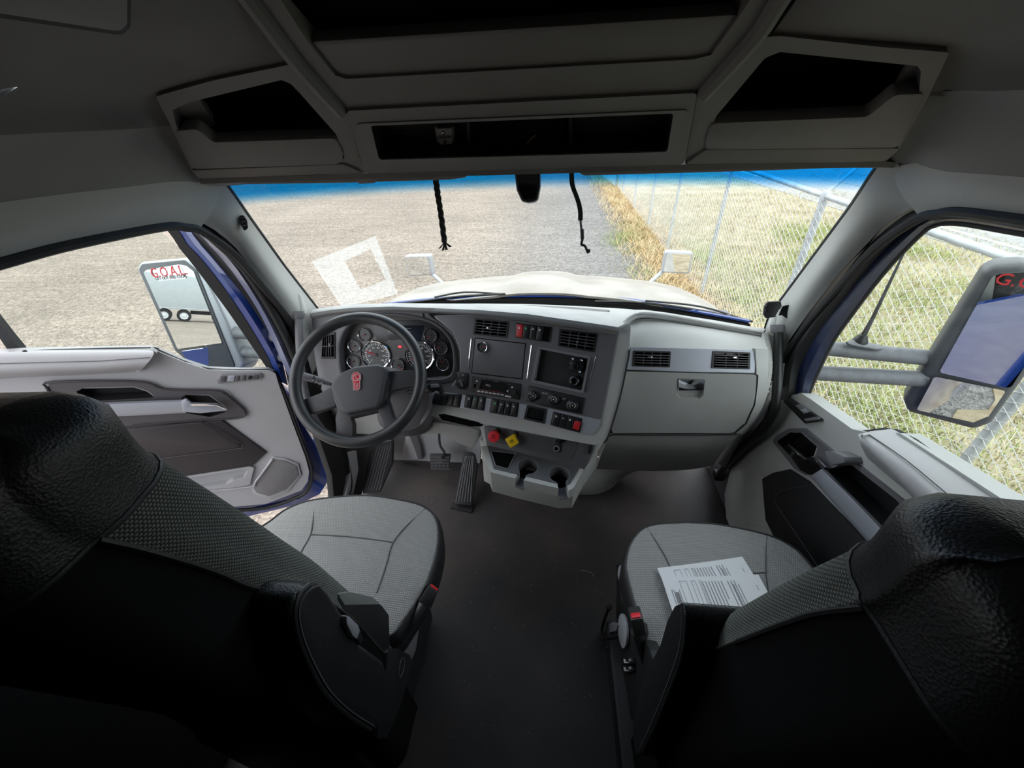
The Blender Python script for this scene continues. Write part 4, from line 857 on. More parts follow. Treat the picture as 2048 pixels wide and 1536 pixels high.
lip_px = [(620, 627, PS), (660, 620, PS), (700, 616, PS), (780, 613, PS), (860, 616, PS), (958, 620, PC), (1055, 628, PC), (1153, 642, PC), (1222, 652, PC), (1238, 657, PC)]
lipT = [p.at(x, y, .018) for x, y, p in lip_px]
lipB = [p.at(x, y, .014) for x, y, p in [(623, 637, PS), (660, 630, PS), (700, 626, PS), (780, 623, PS), (860, 626, PS), (958, 632, PC), (1055, 643, PC), (1153, 656, PC), (1222, 665, PC), (1238, 669, PC)]]
brow = [at(1246, 649, Y=1.235), at(1262, 634, Y=1.28), at(1287, 627, Y=1.305), at(1340, 632, Y=1.33), at(1430, 648, Y=1.35), at(1526, 665, Y=1.37)]
back = []
for x, y in [(642, 618), (690, 612), (745, 609), (860, 608), (960, 607), (1055, 608), (1153, 612), (1258, 618), (1310, 625), (1364, 634), (1430, 643), (1487, 653), (1512, 657), (1532, 660)]:
    u = (x - 1090) / 455.0; back.append(at(x, y, Y=1.665 - .185 * u * u))
front = lipT + brow
fr_ = resample(front, 40); bk_ = resample(back, 40)
mid1 = [a.lerp(b, .12) + Vector((0, 0, .006)) for a, b in zip(fr_, bk_)]; mid2 = [a.lerp(b, .5) + Vector((0, 0, .010)) for a, b in zip(fr_, bk_)]
loft('top_pad', [fr_, mid1, mid2, bk_], M['pad'], dash, 60, .012, cross=4)
loft('dash_lip', [lipT, [a.lerp(b, .5) + Vector((0, -.006, 0)) for a, b in zip(lipT, lipB)], lipB], M['lip'], dash, 50, .008, cross=4)
# defroster slot in the pad
plate('defroster_slot', [(985, 612), (1060, 610), (1150, 614), (1225, 620), (1205, 627), (1120, 621), (1040, 616)], Plane(at(1100, 617, Y=1.50) + Vector((0, 0, .012)), (0, -.28, 1), (1, 0, 0)), M['lip'], dash, th=.01, rnd=.01)
# driver surround with the hooded gauge recess
binn = [(677, 700), (681, 676), (692, 655), (716, 637), (765, 629), (824, 633), (870, 648), (900, 677), (909, 712), (907, 744), (892, 757), (853, 760), (700, 762), (682, 745)]
plate('gauge_surround', [(623, 636), (660, 630), (700, 626), (780, 623), (856, 626), (862, 634), (905, 664), (919, 700), (920, 745), (905, 775), (868, 790), (800, 815), (690, 830), (655, 800), (637, 757), (628, 700)], PS, M['charl'], dash, th=.03, off=0, bev=0, holes=[binn, [(646, 669), (668, 665), (668, 717), (643, 717)]], hdepth=.055, hmat=M['char'], hrnd=.012)
bp2 = [PS.at(x, y, .003) for x, y in catmull([(x, y) for x, y in binn], 4, True)]
tube('gauge_rim', bp2, .0065, M['char'], dash, 8, closed=True)
tube('panel_seam', [PS.at(x, y, .002) for x, y in ((846, 627), (850, 637), (880, 652), (908, 683), (916, 715), (914, 748), (900, 764), (858, 768))], .0025, M['rubber'], dash, 6, sm=4)
# centre stack: grey frame, charcoal face, silver switch strip
plate('centre_frame', [(864, 631), (1000, 629), (1238, 660), (1262, 642), (1258, 717), (1242, 790), (1218, 868), (1207, 884), (1190, 890), (1153, 884), (967, 848), (862, 832), (858, 790), (906, 772), (921, 746), (920, 700), (906, 664), (884, 646)], PC, M['grey'], dash, th=.07, off=0.0, rnd=.012, bev=.008, seg=3, holes=[[(934, 634), (1055, 642), (1150, 655), (1224, 668), (1192, 828), (1100, 810), (1060, 800), (985, 790), (900, 776), (930, 745), (932, 700)], [(1056, 812), (1090, 819), (1087, 844), (1051, 837)]])
plate('stack_backing', [(936, 640), (1235, 670), (1215, 860), (930, 800)], PC, M['blackm'], dash, th=.01, off=-.066)
plate('centre_face', [(868, 631), (958, 633), (1055, 644), (1153, 657), (1235, 669), (1202, 839), (1100, 816), (985, 797), (892, 783), (864, 783), (906, 772), (922, 746), (921, 700), (907, 664), (886, 646)], PC, M['char'], dash, th=.02, off=.004, rnd=.004, bev=.002, holes=[[(951, 637), (1017, 644), (1013, 675), (947, 668)], [(1121, 659), (1195, 668), (1188, 704), (1117, 691)], [(1077, 696), (1178, 715.5), (1165, 784), (1064, 762)]])
plate('switch_strip', [(866, 783), (892, 784.5), (985, 798), (1100, 817), (1201, 840), (1200, 852), (1188, 867), (1183, 871), (1090, 848), (960, 822), (858, 806)], PC, M['silver'], dash, th=.02, off=.006, rnd=.004, bev=.002, holes=[[(1056, 812), (1092, 820), (1087, 846), (1049, 837)]])
plate('coin_slot', [(876, 829), (888, 828), (958, 845), (964, 853), (940, 853), (884, 840)], PC, M['blackm'], dash, th=.02, off=.0025, rnd=.003)
for a, b in (((943, 676), (936, 740)), ((1062, 690), (1053, 757)), ((1190, 713), (1173, 783))):
    tube('chrome_strip', [PC.at(*a, .005), PC.at(*b, .005)], .0028, M['chrome'], dash, 8)
plate('left_display_panel', [(951, 677), (1050, 688), (1043, 757), (944, 745)], PC, M['charl2'] if 'charl2' in MATS else M['char'], dash, th=.01, off=.0065, rnd=.003, bev=.001)
tube('display_gap', [PC.at(x, y, .0045) for x, y in ((950, 676), (1051, 687), (1044, 758), (943, 746))], .0018, M['blackm'], dash, 6, closed=True)
M['traymat'] = mat('black tray liner', (.02, .02, .021, 1), .7, bump=.3, scale=700)
plate('tray_rim', [(1075, 693), (1181, 713), (1167, 787), (1061, 764)], PC, M['charl'], dash, th=.02, off=.007, rnd=.006, bev=0, holes=[[(1079, 698), (1176, 717), (1163, 781), (1067, 760)]], hdepth=.02, hfloor=True, hmat=M['traymat'], hrnd=.005)
tube('tray_roller', [PC.at(1079, 700, .004), PC.at(1069, 758, .004)], .006, M['char'], dash, 10)
# passenger side: one moulded skin, vent panel, glove box and knee panel
def rw(pts): return [at(x, y, Y=Y) for x, y, Y in pts]
rowsP = [rw([(1254, 652, 1.262), (1265, 642, 1.30), (1282, 638, 1.315), (1310, 638, 1.33), (1400, 652, 1.345), (1525, 672, 1.372)]),
         rw([(1255, 672, 1.228), (1270, 662, 1.252), (1300, 660, 1.27), (1340, 662, 1.28), (1420, 670, 1.29), (1531, 686, 1.32)]),
         rw([(1256, 697, 1.207), (1290, 698, 1.209), (1340, 700, 1.209), (1400, 702, 1.21), (1460, 705, 1.212), (1537, 709, 1.235)]),
         rw([(1253, 742, 1.178), (1290, 743, 1.178), (1340, 745, 1.178), (1400, 746, 1.178), (1460, 748, 1.178), (1537, 752, 1.20)]),
         rw([(1242, 798, 1.168), (1290, 800, 1.168), (1340, 800, 1.168), (1400, 801, 1.168), (1460, 802, 1.168), (1527, 803, 1.19)]),
         rw([(1221, 868, 1.172), (1270, 868, 1.172), (1320, 868, 1.172), (1370, 868, 1.172), (1420, 868, 1.172), (1480, 868, 1.19)])]
loft('dash_flank', [r_ for r_ in [[at(a, y, Y=Y1), at(b, y + 1, Y=Y2)] for a, b, y, Y1, Y2 in ((1511, 1537, 697, 1.205, 1.235), (1513, 1537, 742, 1.178, 1.20), (1510, 1532, 785, 1.170, 1.19), (1500, 1518, 825, 1.170, 1.19), (1468, 1482, 866, 1.172, 1.19))]], M['grey'], dash, 6, .012, sm=0, cross=4)
loft('panel_backing', [rw([(1254, 690, 1.27), (1515, 698, 1.27)]), rw([(1220, 868, 1.24), (1480, 868, 1.24)])], M['blackm'], dash, 6, .01)
loft('passenger_panel', rowsP[:3], M['grey'], dash, 40, .012, sm=1, cross=5)
tube('brow_seam', [at(x, y, Y=Y) + Vector((0, -.002, 0)) for x, y, Y in ((1238, 669, 1.20), (1246, 658, 1.238), (1258, 643, 1.272), (1280, 634, 1.30), (1310, 635, 1.325), (1400, 649, 1.345), (1525, 670, 1.37))], .004, M['lip'], dash, 6, sm=4)
loft('dash_brow', [brow, [at(x, y, Y=Y) for x, y, Y in ((1252, 655, 1.25), (1266, 641, 1.29), (1290, 636, 1.315), (1340, 640, 1.335), (1430, 655, 1.353), (1525, 673, 1.374))]], M['lip'], dash, 30, .008, sm=1)
plate('vent_panel', [(1262, 696), (1268, 694.5), (1380, 697), (1503, 700), (1511, 706), (1509, 746), (1500, 748), (1254, 739)], PV, M['silver'], dash, th=.02, off=.008, rnd=.005, bev=.002, holes=[[(1269, 703), (1341, 704), (1339, 733), (1266, 732)], [(1428, 704), (1500, 706), (1499, 738), (1425, 735)]])
loft('knee_panel', [rw([(1219, 871, 1.175), (1300, 872, 1.175), (1400, 872, 1.175), (1478, 870, 1.19)]), rw([(1206, 900, 1.20), (1290, 903, 1.20), (1380, 903, 1.20), (1450, 898, 1.22)]), rw([(1192, 938, 1.32), (1290, 942, 1.32), (1370, 940, 1.32), (1425, 932, 1.33)])], M['grey'], dash, 24, .012, sm=1, cross=4)
tube('knee_seam', rw([(1207, 878, 1.168), (1225, 869, 1.168), (1300, 870, 1.168), (1400, 870, 1.168), (1476, 868.5, 1.185)]), .0025, M['rubber'], dash, 6)
tube('frame_seam', [PC.at(x, y, .002) for x, y in ((1259, 700), (1256, 720), (1240, 795), (1217, 871), (1208, 886))], .003, M['rubber'], dash, 6, sm=3)
endr = [rw([(1526, 664, 1.372), (1531, 686, 1.322), (1537, 709, 1.236), (1537, 752, 1.20), (1527, 803, 1.19), (1505, 842, 1.19), (1480, 869, 1.19)]), rw([(1546, 672, 1.42), (1556, 700, 1.40), (1554, 725, 1.38), (1551, 760, 1.36), (1540, 810, 1.36), (1518, 848, 1.36), (1495, 872, 1.36)])]
loft('dash_end', endr, M['grey'], dash, 30, .01, sm=1)
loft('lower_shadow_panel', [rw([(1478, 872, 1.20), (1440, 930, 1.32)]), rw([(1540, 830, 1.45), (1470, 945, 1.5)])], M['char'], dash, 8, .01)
for k in range(7):
    y = 728 + k * 9.5; tube('end_rib', rw([(1535 - .25 * k, y, 1.225), (1543 - .5 * k, y - 3, 1.25)]), .0035, M['grey'], dash, 6)
# driver knee bolster
kb = tilted(at(800, 830, Y=1.30), 4, -8)
plate('knee_bolster', [(640, 775), (700, 790), (862, 806), (866, 832), (965, 850), (962, 872), (948, 893), (905, 876), (880, 868), (790, 872), (705, 868), (660, 830)], kb, M['grey'], dash, th=.03, rnd=.012, bev=.006)
plate('bolster_cap', [(864, 843), (940, 856), (958, 862), (955, 886), (945, 898), (915, 886), (884, 866), (868, 862)], kb, M['grey'], dash, th=.03, off=.012, rnd=.012, bev=.006)
plate('left_end_panel', [(606, 640), (624, 636), (630, 700), (640, 770), (660, 835), (640, 870), (618, 800), (606, 720)], tilted(at(625, 700, Y=1.39), -25, 10), M['charl'], dash, th=.03, rnd=.01)

# ------------------------------------------------------------------ gauges
CL = Plane(PS.p - PS.n * .05, PS.n)
clu = thing('gauge_cluster', 'round chrome ringed gauges in a dark hooded cluster behind the steering wheel', 'gauges', CL.at(797, 710))
M['dial'] = mat('dark dial face', (.028, .028, .030, 1), .35)
M['dialp'] = mat('cluster face with painted reflection', (.13, .125, .12, 1), .5)  # lens reflection on the left half put into the paler colour
plate('cluster_face', [(672, 705), (676, 680), (690, 655), (716, 634), (765, 627), (824, 630), (872, 645), (904, 677), (913, 712), (911, 748), (892, 762), (700, 766), (678, 750)], CL, M['dialp'], clu, th=.01, rnd=.01)
plate('cluster_face_dark', [(776, 640), (850, 640), (880, 652), (904, 680), (911, 712), (908, 746), (892, 758), (806, 762), (790, 745), (781, 713), (774, 685), (752, 678), (741, 649)], CL, M['dial'], clu, th=.004, off=.002, rnd=.006)
M['screen'] = mat('dark message screen', (.016, .020, .034, 1), .15)
plate('message_screen', [(774, 651), (848, 651), (841, 682), (776, 684)], CL, M['screen'], clu, th=.004, off=.004, rnd=.002)
for a, b in (((776, 655), (822, 657)), ((776, 662), (822, 664)), ((776, 682), (818, 682))): tube('screen_line', [CL.at(*a, .0046), CL.at(*b, .0046)], .0006, M['white'], clu, 4)
for i, (y, s) in enumerate(((659, 'OK   100'), (667, 'Diagnostic'), (671, 'message text'), (676, 'Press Select'), (680, 'to continue'))): ptext('screen_text', s if i in (0,) else ['', '. . . . .', '- - - - - -', '. . . .', '- - - - -'][i], (796, y), CL, .009, M['white'], clu, .0046)
M['lampred'] = mat('red warning lamp', (1.0, .02, .03, 1), .4, emit=1.2)
plate('warning_lamp', None, CL, M['lampred'], clu, th=.002, off=.006, uv=round_poly([(CL.px(799.5, 693.5, .006)[0] + a, CL.px(799.5, 693.5, .006)[1] + b) for a, b in ((-.006, -.004), (.006, -.004), (.006, .004), (-.006, .004))], .002))
def gauge(c, rpx, ang, marks, big=False, face='dial'):
    o = .006; p = CL.at(c[0], c[1], o); r = rpx / FPX * (p - CAM).dot(-RZ if False else RZ)
    g = lathe('gauge_bezel', CL.at(c[0], c[1], .002), CL.n, [(r * .84, .004), (r * .88, .010), (r * .95, .012), (r, .008), (r, 0)], M['chrome'], clu, 36)
    lathe('gauge_face', CL.at(c[0], c[1], .002), CL.n, [(0, .003), (r * .86, .003)], M[face], g, 32)
    bm_ = bmesh.new(); n = marks
    for k in range(n):
        a = R(225 - 270 * k / (n - 1)); d_ = CL.u * math.cos(a) + CL.v * math.sin(a); t_ = CL.n.cross(d_)
        box_bm(p + d_ * r * .72 - CL.n * .0005, (r * (.16 if k % 2 == 0 else .09), r * .035, .0006), d_, t_, bm=bm_)
    ob('dial_marks', bm_, M['white'], g, smooth=False)
    if big:
        for k in range(0, n, 4):
            a = R(225 - 270 * k / (n - 1)); d_ = CL.u * math.cos(a) + CL.v * math.sin(a)
            text('dial_number', str(k * 5), p + d_ * r * .50 - CL.n * .0005, CL.u, CL.v, r * .17, M['white'], g)
    a = R(ang); d_ = CL.u * math.cos(a) + CL.v * math.sin(a)
    tube('gauge_needle', [p + CL.n * .001 - d_ * r * .12, p + CL.n * .001 + d_ * r * .66], r * .03, M['redb'], g, 5)
    lathe('needle_hub', p, CL.n, [(0, .004), (r * .10, .003), (r * .12, -.001)], M['black'], g, 14)
for c in ((730, 669), (710, 692), (708, 722.5)): gauge(c, 13.6, 210, 7, face='dialw' if 'dialw' in MATS else 'dial')
gauge((752.7, 710), 30.5, 160, 29, True); gauge((840, 711), 30.5, 205, 29, True)
for c, a in (((861.6, 671), 200), ((883, 695), 185), ((887, 727), 145), ((796.6, 730), 300)): gauge(c, 14, a, 9)

# ------------------------------------------------------------------ vents
def vent(label, px, pl, nh, nv, tabxy, group=None, vertical=False, off=.006, mt='black'):
    t = thing('air_vent', label, 'air vent', pl.at(sum(p[0] for p in px) / 4, sum(p[1] for p in px) / 4), group)
    c = (sum(p[0] for p in px) / 4, sum(p[1] for p in px) / 4)
    inn = [(c[0] + (x - c[0]) * .90, c[1] + (y - c[1]) * .82) for x, y in px]
    plate('vent_frame', px, pl, M['black'], t, th=.012, off=off, rnd=.004, bev=0, holes=[inn], hdepth=.03, hfloor=True, hmat=M['blackm'], hrnd=.002)
    q = [Vector((x, y, 0)) for x, y in inn]
    def P(s, v, o): 
        a = q[0].lerp(q[1], s); b = q[3].lerp(q[2], s); w = a.lerp(b, v); return pl.at(w.x, w.y, o)
    for k in range(nh):
        v = (k + 1) / (nh + 1); a, b = P(0, v, off - .004), P(1, v, off - .004); tt_ = (b - a).normalized()
        ob('vent_slat', box_bm((a + b) / 2, ((b - a).length, .0022, .012), tt_, pl.n.cross(tt_)), M['char'], t, smooth=False)
    for k in range(nv):
        s = (k + 1) / (nv + 1); a, b = P(s, 0, off - .014), P(s, 1, off - .014); tt_ = (b - a).normalized()
        ob('vent_vane', box_bm((a + b) / 2, ((b - a).length, .0020, .012), tt_, pl.n.cross(tt_)), M['char'], t, smooth=False)
    a = pl.at(tabxy[0], tabxy[1], off + .003); ob('thumb_tab', box_bm(a, (.016 if not vertical else .006, .006 if not vertical else .016, .012), pl.u, pl.v), M['chrome'] if not vertical else M['charl'], t, bev=.0015)
vent('black slatted air vent above the blank display panel of the centre stack', [(950, 636), (1018, 643), (1014, 676), (946, 669)], PC, 4, 3, (978, 656))
vent('black slatted air vent at the right end of the centre stack', [(1120, 658), (1196, 667), (1189, 705), (1116, 692)], PC, 4, 3, (1158, 684))
vent('black air vent on the silver panel nearest the centre stack', [(1267, 701), (1342, 703), (1340, 735), (1265, 733)], PV, 4, 3, (1299, 714), off=.011)
vent('black air vent on the silver panel nearest the passenger door', [(1426, 702), (1501, 705), (1500, 739), (1423, 737)], PV, 5, 2, (1467, 715), off=.011)
vent('tall black air vent at the driver end of the dashboard', [(645, 668), (669, 664), (669, 718), (642, 718)], PS, 1, 4, (660, 690), vertical=True)

# ------------------------------------------------------------------ switches
def icon(o, pl, c, off, kind, mt, s=.0042):
    bm_ = bmesh.new(); p = pl.at(c[0], c[1], off)
    def bar(x, y, w, h): box_bm(p + pl.u * (x * s) + pl.v * (y * s), (w * s, h * s, .0004), pl.u, pl.v, bm=bm_)
    def tri():
        a = [bm_.verts.new(p + pl.u * (x * s) + pl.v * (y * s)) for x, y in ((-1, -.8), (1, -.8), (0, 1))]; b = [bm_.verts.new(v.co - pl.n * .0004) for v in a]; bm_.faces.new(a); bm_.faces.new(b[::-1])
    if kind == 0: tri()
    elif kind == 1: bar(-.6, 0, .5, 1.4); bar(.2, .5, 1, .35); bar(.2, 0, 1, .35); bar(.2, -.5, 1, .35)
    elif kind == 2: bar(-.7, 0, .5, .9); bar(.7, 0, .5, .9); bar(0, 0, 1.6, .25); bar(0, .7, .5, .5)
    elif kind == 3: bar(0, .6, 1.6, .4); bar(0, 0, .5, 1.0); bar(0, -.6, 1.6, .4)
    elif kind == 4: bar(-.5, .4, .7, .7); bar(.5, .4, .7, .7); bar(-.5, -.5, .7, .7); bar(.5, -.5, .7, .7)
    elif kind == 5: bar(0, 0, 1.6, .45)
    elif kind == 6: bar(-.6, -.2, .6, .6); bar(.1, -.2, .5, .5); bar(.7, .4, .5, .5); bar(.7, -.4, .4, .4)
    elif kind == 7:
        for k in range(8): a = k * math.pi / 4; bar(.8 * math.cos(a), .8 * math.sin(a), .42, .42)
        bar(0, 0, .5, .5)
    return ob('icon', bm_, mt, o, smooth=False)
def bank(label, frame, sw, pl=PC, off=.008):
    t = thing('switch_bank', label, 'switches', pl.at(*frame[0]))
    plate('bank_frame', frame, pl, M['black'], t, th=.014, off=off, rnd=.004, bev=.0015)
    for px, mt, ic, im, tilt in sw:
        r_ = plate('rocker_switch', px, pl, M[mt], t, th=.014, off=off + .004 + .001 * tilt, rnd=.0025, bev=.002)
        cx = sum(p[0] for p in px) / 4; top = (px[0][1] + px[1][1]) / 2; bot = (px[2][1] + px[3][1]) / 2
        if ic is not None: icon(r_, pl, (cx, top + (bot - top) * .27), off + .0045 + .001 * tilt, ic, M[im])
    return t
def quads(x0, y0, x1, y1, x2, y2, x3, y3, n):
    out = []
    for k in range(n):
        a, b = (k + .06) / n, (k + .94) / n
        out.append([(x0 + (x1 - x0) * a, y0 + (y1 - y0) * a), (x0 + (x1 - x0) * b, y0 + (y1 - y0) * b), (x3 + (x2 - x3) * b, y3 + (y2 - y3) * b), (x3 + (x2 - x3) * a, y3 + (y2 - y3) * a)])
    return out
M['sw'] = mat('black rocker plastic', (.016, .017, .018, 1), .35)
q = quads(1033, 648, 1102, 655, 1097, 683, 1031, 673, 5)
bank('row of five rocker switches with a red hazard switch at its left end', [(1031, 646), (1104, 654), (1099, 685), (1029, 675)], [(q[0], 'red', 0, 'white', 2), (q[1], 'sw', 1, 'green', 0), (q[2], 'sw', 2, 'white', 0), (q[3], 'sw', 3, 'white', 0), (q[4], 'blackm', None, None, -3)])
q = quads(872, 788, 921, 791, 917, 814, 866, 806, 4)
bank('row of four plain black rocker switches nearest the steering wheel', [(869, 786), (924, 789), (919, 816), (863, 808)], [(z, 'sw', None, None, i % 2) for i, z in enumerate(q)])
q = quads(934, 790, 970, 795, 966, 820, 929, 814, 3)
bank('row of three rocker switches below the radio with green and white marks', [(931, 789), (972, 794), (968, 822), (927, 815)], [(q[0], 'sw', 4, 'white', 0), (q[1], 'sw', 1, 'green', 2), (q[2], 'sw', 3, 'white', 0)])
q = quads(986, 799, 1036, 808, 1032, 833, 981, 824, 4)
bank('row of four rocker switches below the right half of the radio', [(983, 797), (1038, 806), (1034, 835), (978, 825)], [(q[0], 'sw', 4, 'green', 0), (q[1], 'sw', 2, 'white', 1), (q[2], 'sw', 3, 'white', 0), (q[3], 'sw', 5, 'white', 2)])
q = quads(1108, 825, 1163, 838, 1158, 862, 1103, 848, 4)
bank('row of four rocker switches with a red one at its right end', [(1106, 823), (1165, 837), (1160, 866), (1100, 850)], [(q[0], 'sw', 7, 'white', 0), (q[1], 'sw', 6, 'white', 0), (q[2], 'sw', 4, 'white', 0), (q[3], 'sw', 6, 'white', -1)])
rb = bpy.data.objects['switch_bank.004']
plate('red_paddle', [(1149, 842), (1161, 845), (1157, 861), (1145, 857)], PC, M['red'], rb, th=.01, off=.016, rnd=.002, bev=.002)
for k in (1, 2, 3):
    s = k / 4; tube('switch_divider', [PC.at(1108 + 55 * s - 1, 825 + 13 * s, .0135), PC.at(1108 + 55 * s - 4, 836 + 13 * s, .0165), PC.at(1103 + 55 * s - 1, 848 + 14 * s, .0135)], .0011, M['chrome'], rb, 5, sm=4)
bk = thing('blank_display', 'small recessed black display window in the silver switch strip', 'display', PC.at(1072, 828))
plate('display_frame', [(1054, 810), (1094, 818), (1089, 848), (1047, 838)], PC, M['black'], bk, th=.016, off=.009, rnd=.003, bev=0, holes=[[(1058, 814), (1090, 821), (1086, 843), (1052, 835)]], hdepth=.012, hfloor=True, hmat=M['gloss'], hrnd=.002)
# headlamp knob
hk = thing('headlight_knob', 'round black headlight knob on a small plate left of the radio', 'knob', PC.at(924, 765))
plate('knob_plate', [(914, 743), (937, 746), (935, 774), (928, 779), (917, 778), (911, 770)], PC, M['black'], hk, th=.01, off=.008, rnd=.008, bev=.0015)
lathe('knob_cap', PC.at(923, 768, .008), PC.n, [(0, .020), (.011, .020), (.013, .018), (.014, .006), (.018, .005), (.020, 0)], M['black'], hk, 28)
ob('knob_grip', box_bm(PC.at(923, 768, .029), (.005, .022, .006), (PC.u + PC.v * .6), None or PC.n.cross(PC.u + PC.v * .6)), M['charl'], hk, bev=.001)
icon(hk, PC, (926, 750), .0085, 5, M['white'])
# radio
rd_ = thing('radio', 'black radio with a row of small pale buttons in the centre stack', 'radio', PC.at(990, 775))
plate('radio_body', [(944, 752), (1042, 768), (1038, 800), (941, 784)], PC, M['black'], rd_, th=.02, off=.009, rnd=.003, bev=.0015)
plate('radio_screen', [(963, 758), (1020, 767), (1014, 787), (958, 778)], PC, M['gloss'], rd_, th=.002, off=.0095, rnd=.002, bev=0)
M['screenink'] = mat('dim display ink', (.55, .5, .5, 1), .5)
ptext('radio_text', 'FM2', (976, 771), PC, .011, M['screenink'], rd_, .0098)
for k in range(7):
    x = 957 + k * 7.9; y = 782.5 + k * 1.22
    plate('radio_button', [(x - 3, y - 1.8), (x + 3, y - .9), (x + 2.6, y + 1.8), (x - 3.4, y + .9)], PC, M['screenink'], rd_, th=.003, off=.0115, rnd=.0008, bev=.0004)
plate('radio_button', [(1010, 790.5), (1022, 792.5), (1022, 795.5), (1009.5, 793.5)], PC, M['screenink'], rd_, th=.003, off=.0115, rnd=.0008, bev=.0004)
for c in ((953.5, 762.5), (1024, 774.5), (1015, 782.5)): disc('radio_button', c, .0036, PC, M['screenink'], rd_, th=.003, off=.012, n=14)
for c, s in (((967, 759), '----'), ((992, 763), '--------'), ((1017, 768), '-----')): ptext('radio_text', s, c, PC, .007, M['screenink'], rd_, .0096)
tube('screen_line', [PC.at(964, 779, .0098), PC.at(1006, 785.5, .0098)], .0004, M['red'], rd_, 4)
lathe('radio_knob', PC.at(1029, 785, .009), PC.n, [(0, .013), (.007, .013), (.0085, .011), (.0095, 0)], M['black'], rd_, 20)
plate('card_slot', [(948, 768), (952, 768), (951, 776), (947, 776)], PC, M['blackm'], rd_, th=.004, off=.0097, rnd=.001, bev=0)
# climate panel
cl_ = thing('climate_panel', 'black climate control panel with three round dials under the tray', 'control panel', PC.at(1110, 800))
plate('panel_body', [(1056, 771), (1169, 796), (1163, 829), (1104, 816), (1050, 802)], PC, M['black'], cl_, th=.02, off=.009, rnd=.005, bev=.002)
for i, c in enumerate(((1066, 792), (1107, 799), (1145, 811))):
    kb_ = lathe('climate_dial', PC.at(c[0], c[1], .009), PC.n, [(0, .018), (.013, .018), (.0155, .016), (.017, .006), (.021, .004), (.022, 0)], M['sw'], cl_, 32)
    for k in range(9 if i else 5):
        a = R(215 - 250 * k / (8 if i else 4)); p_ = PC.at(c[0], c[1], .0275) + PC.u * (.0098 * math.cos(a)) + PC.v * (.0098 * math.sin(a))
        ob('dial_mark', box_bm(p_, (.0030, .0030, .0006), PC.u, PC.v), M['screenink'], kb_, smooth=False)
    ob('dial_pointer', box_bm(PC.at(c[0], c[1], .0275), (.004, .004, .0006), PC.u, PC.v), M['white'], kb_, smooth=False)
ptext('panel_text', 'AUTO', (1090, 787), PC, .0085, M['screenink'], cl_, .0095)
ptext('panel_text', 'A/C', (1128, 798), PC, .0085, M['screenink'], cl_, .0095)
# round air gauge stuck on the blank panel
ag = thing('round_gauge', 'small chrome ringed round gauge on the blank panel of the centre stack', 'gauge', PC.at(965, 694))
lathe('gauge_bezel', PC.at(966, 694, .0065), PC.n, [(.017, .006), (.018, .010), (.0205, .011), (.022, .008), (.022, 0)], M['chrome'], ag, 36)
lathe('gauge_face', PC.at(966, 694, .0065), PC.n, [(0, .005), (.0185, .005)], M['dial'], ag, 30)
p = PC.at(966, 694, .013)
for k in range(9):
    a = R(225 - 270 * k / 8); d_ = PC.u * math.cos(a) + PC.v * math.sin(a); ob('dial_mark', box_bm(p + d_ * .013, (.003, .0008, .0004), d_, PC.n.cross(d_)), M['screenink'], ag, smooth=False)
tube('gauge_needle', [p - PC.u * .004, p + PC.u * .010 + PC.v * .003], .0007, M['redb'], ag, 4)
# ball mount plate with bolts, round grommet
bmn = thing('ball_mount', 'black round ball mount with bright bolts in the right hand tray', 'mount', PC.at(1153, 732))
c = (1153, 731)
disc('mount_plate', c, .026, PC, M['sw'], bmn, th=.012, off=.002, bev=.002)
lathe('mount_ball', PC.at(c[0], c[1], .002), PC.n, [(0, .034), (.007, .032), (.011, .025), (.011, .019), (.008, .012), (.012, .006), (.015, 0)], M['gloss'], bmn, 24)
for x, y in ((1145, 718), (1163, 721), (1159, 744)): lathe('mount_bolt', PC.at(x, y, .002), PC.n, [(0, .005), (.0025, .006), (.0045, .004), (.0045, 0)], M['bolt'], bmn, 12)
for x, y in ((1154, 717), (1143, 741), (1139, 731)): disc('bolt_hole', (x, y), .0028, PC, M['blackm'], bmn, th=.002, off=.0028, n=10, bev=0)
gr = thing('cable_grommet', 'black rubber cable grommet below the ball mount in the tray', 'grommet', PC.at(1149, 762))
lathe('grommet_ring', PC.at(1149, 762, -.010), PC.n, [(.009, 0), (.010, .010), (.014, .013), (.019, .009), (.019, 0)], M['sw'], gr, 28)
disc('grommet_hole', (1149, 762), .0095, PC, M['blackm'], gr, th=.003, off=-.004, bev=0)
# glove box
gb = thing('glove_box', 'grey glove box door with a chrome latch facing the passenger seat', 'glove box', PG.at(1370, 800))
plate('glove_door', [(1253, 743), (1508, 749), (1513, 752), (1512, 768), (1507, 808), (1490, 845), (1468, 864), (1460, 866), (1224, 866), (1240, 800)], PG, M['grey'], gb, th=.02, off=.009, rnd=.006, bev=.003, holes=[[(1355, 757), (1410, 758), (1407, 790), (1400, 797), (1361, 797), (1353, 790)]], hdepth=.018, hfloor=True, hmat=M['grey'], hrnd=.003)
plate('glove_latch', [(1357, 759), (1409, 759), (1407, 781), (1357, 781)], PG, M['chrome'], gb, th=.008, off=.012, rnd=.002, bev=.0015)
tube('door_gap', [PG.at(x, y, .006) for x, y in ((1253, 741), (1508, 747), (1515, 751), (1514, 768), (1509, 809), (1492, 847), (1469, 867))], .003, M['rubber'], gb, 6)
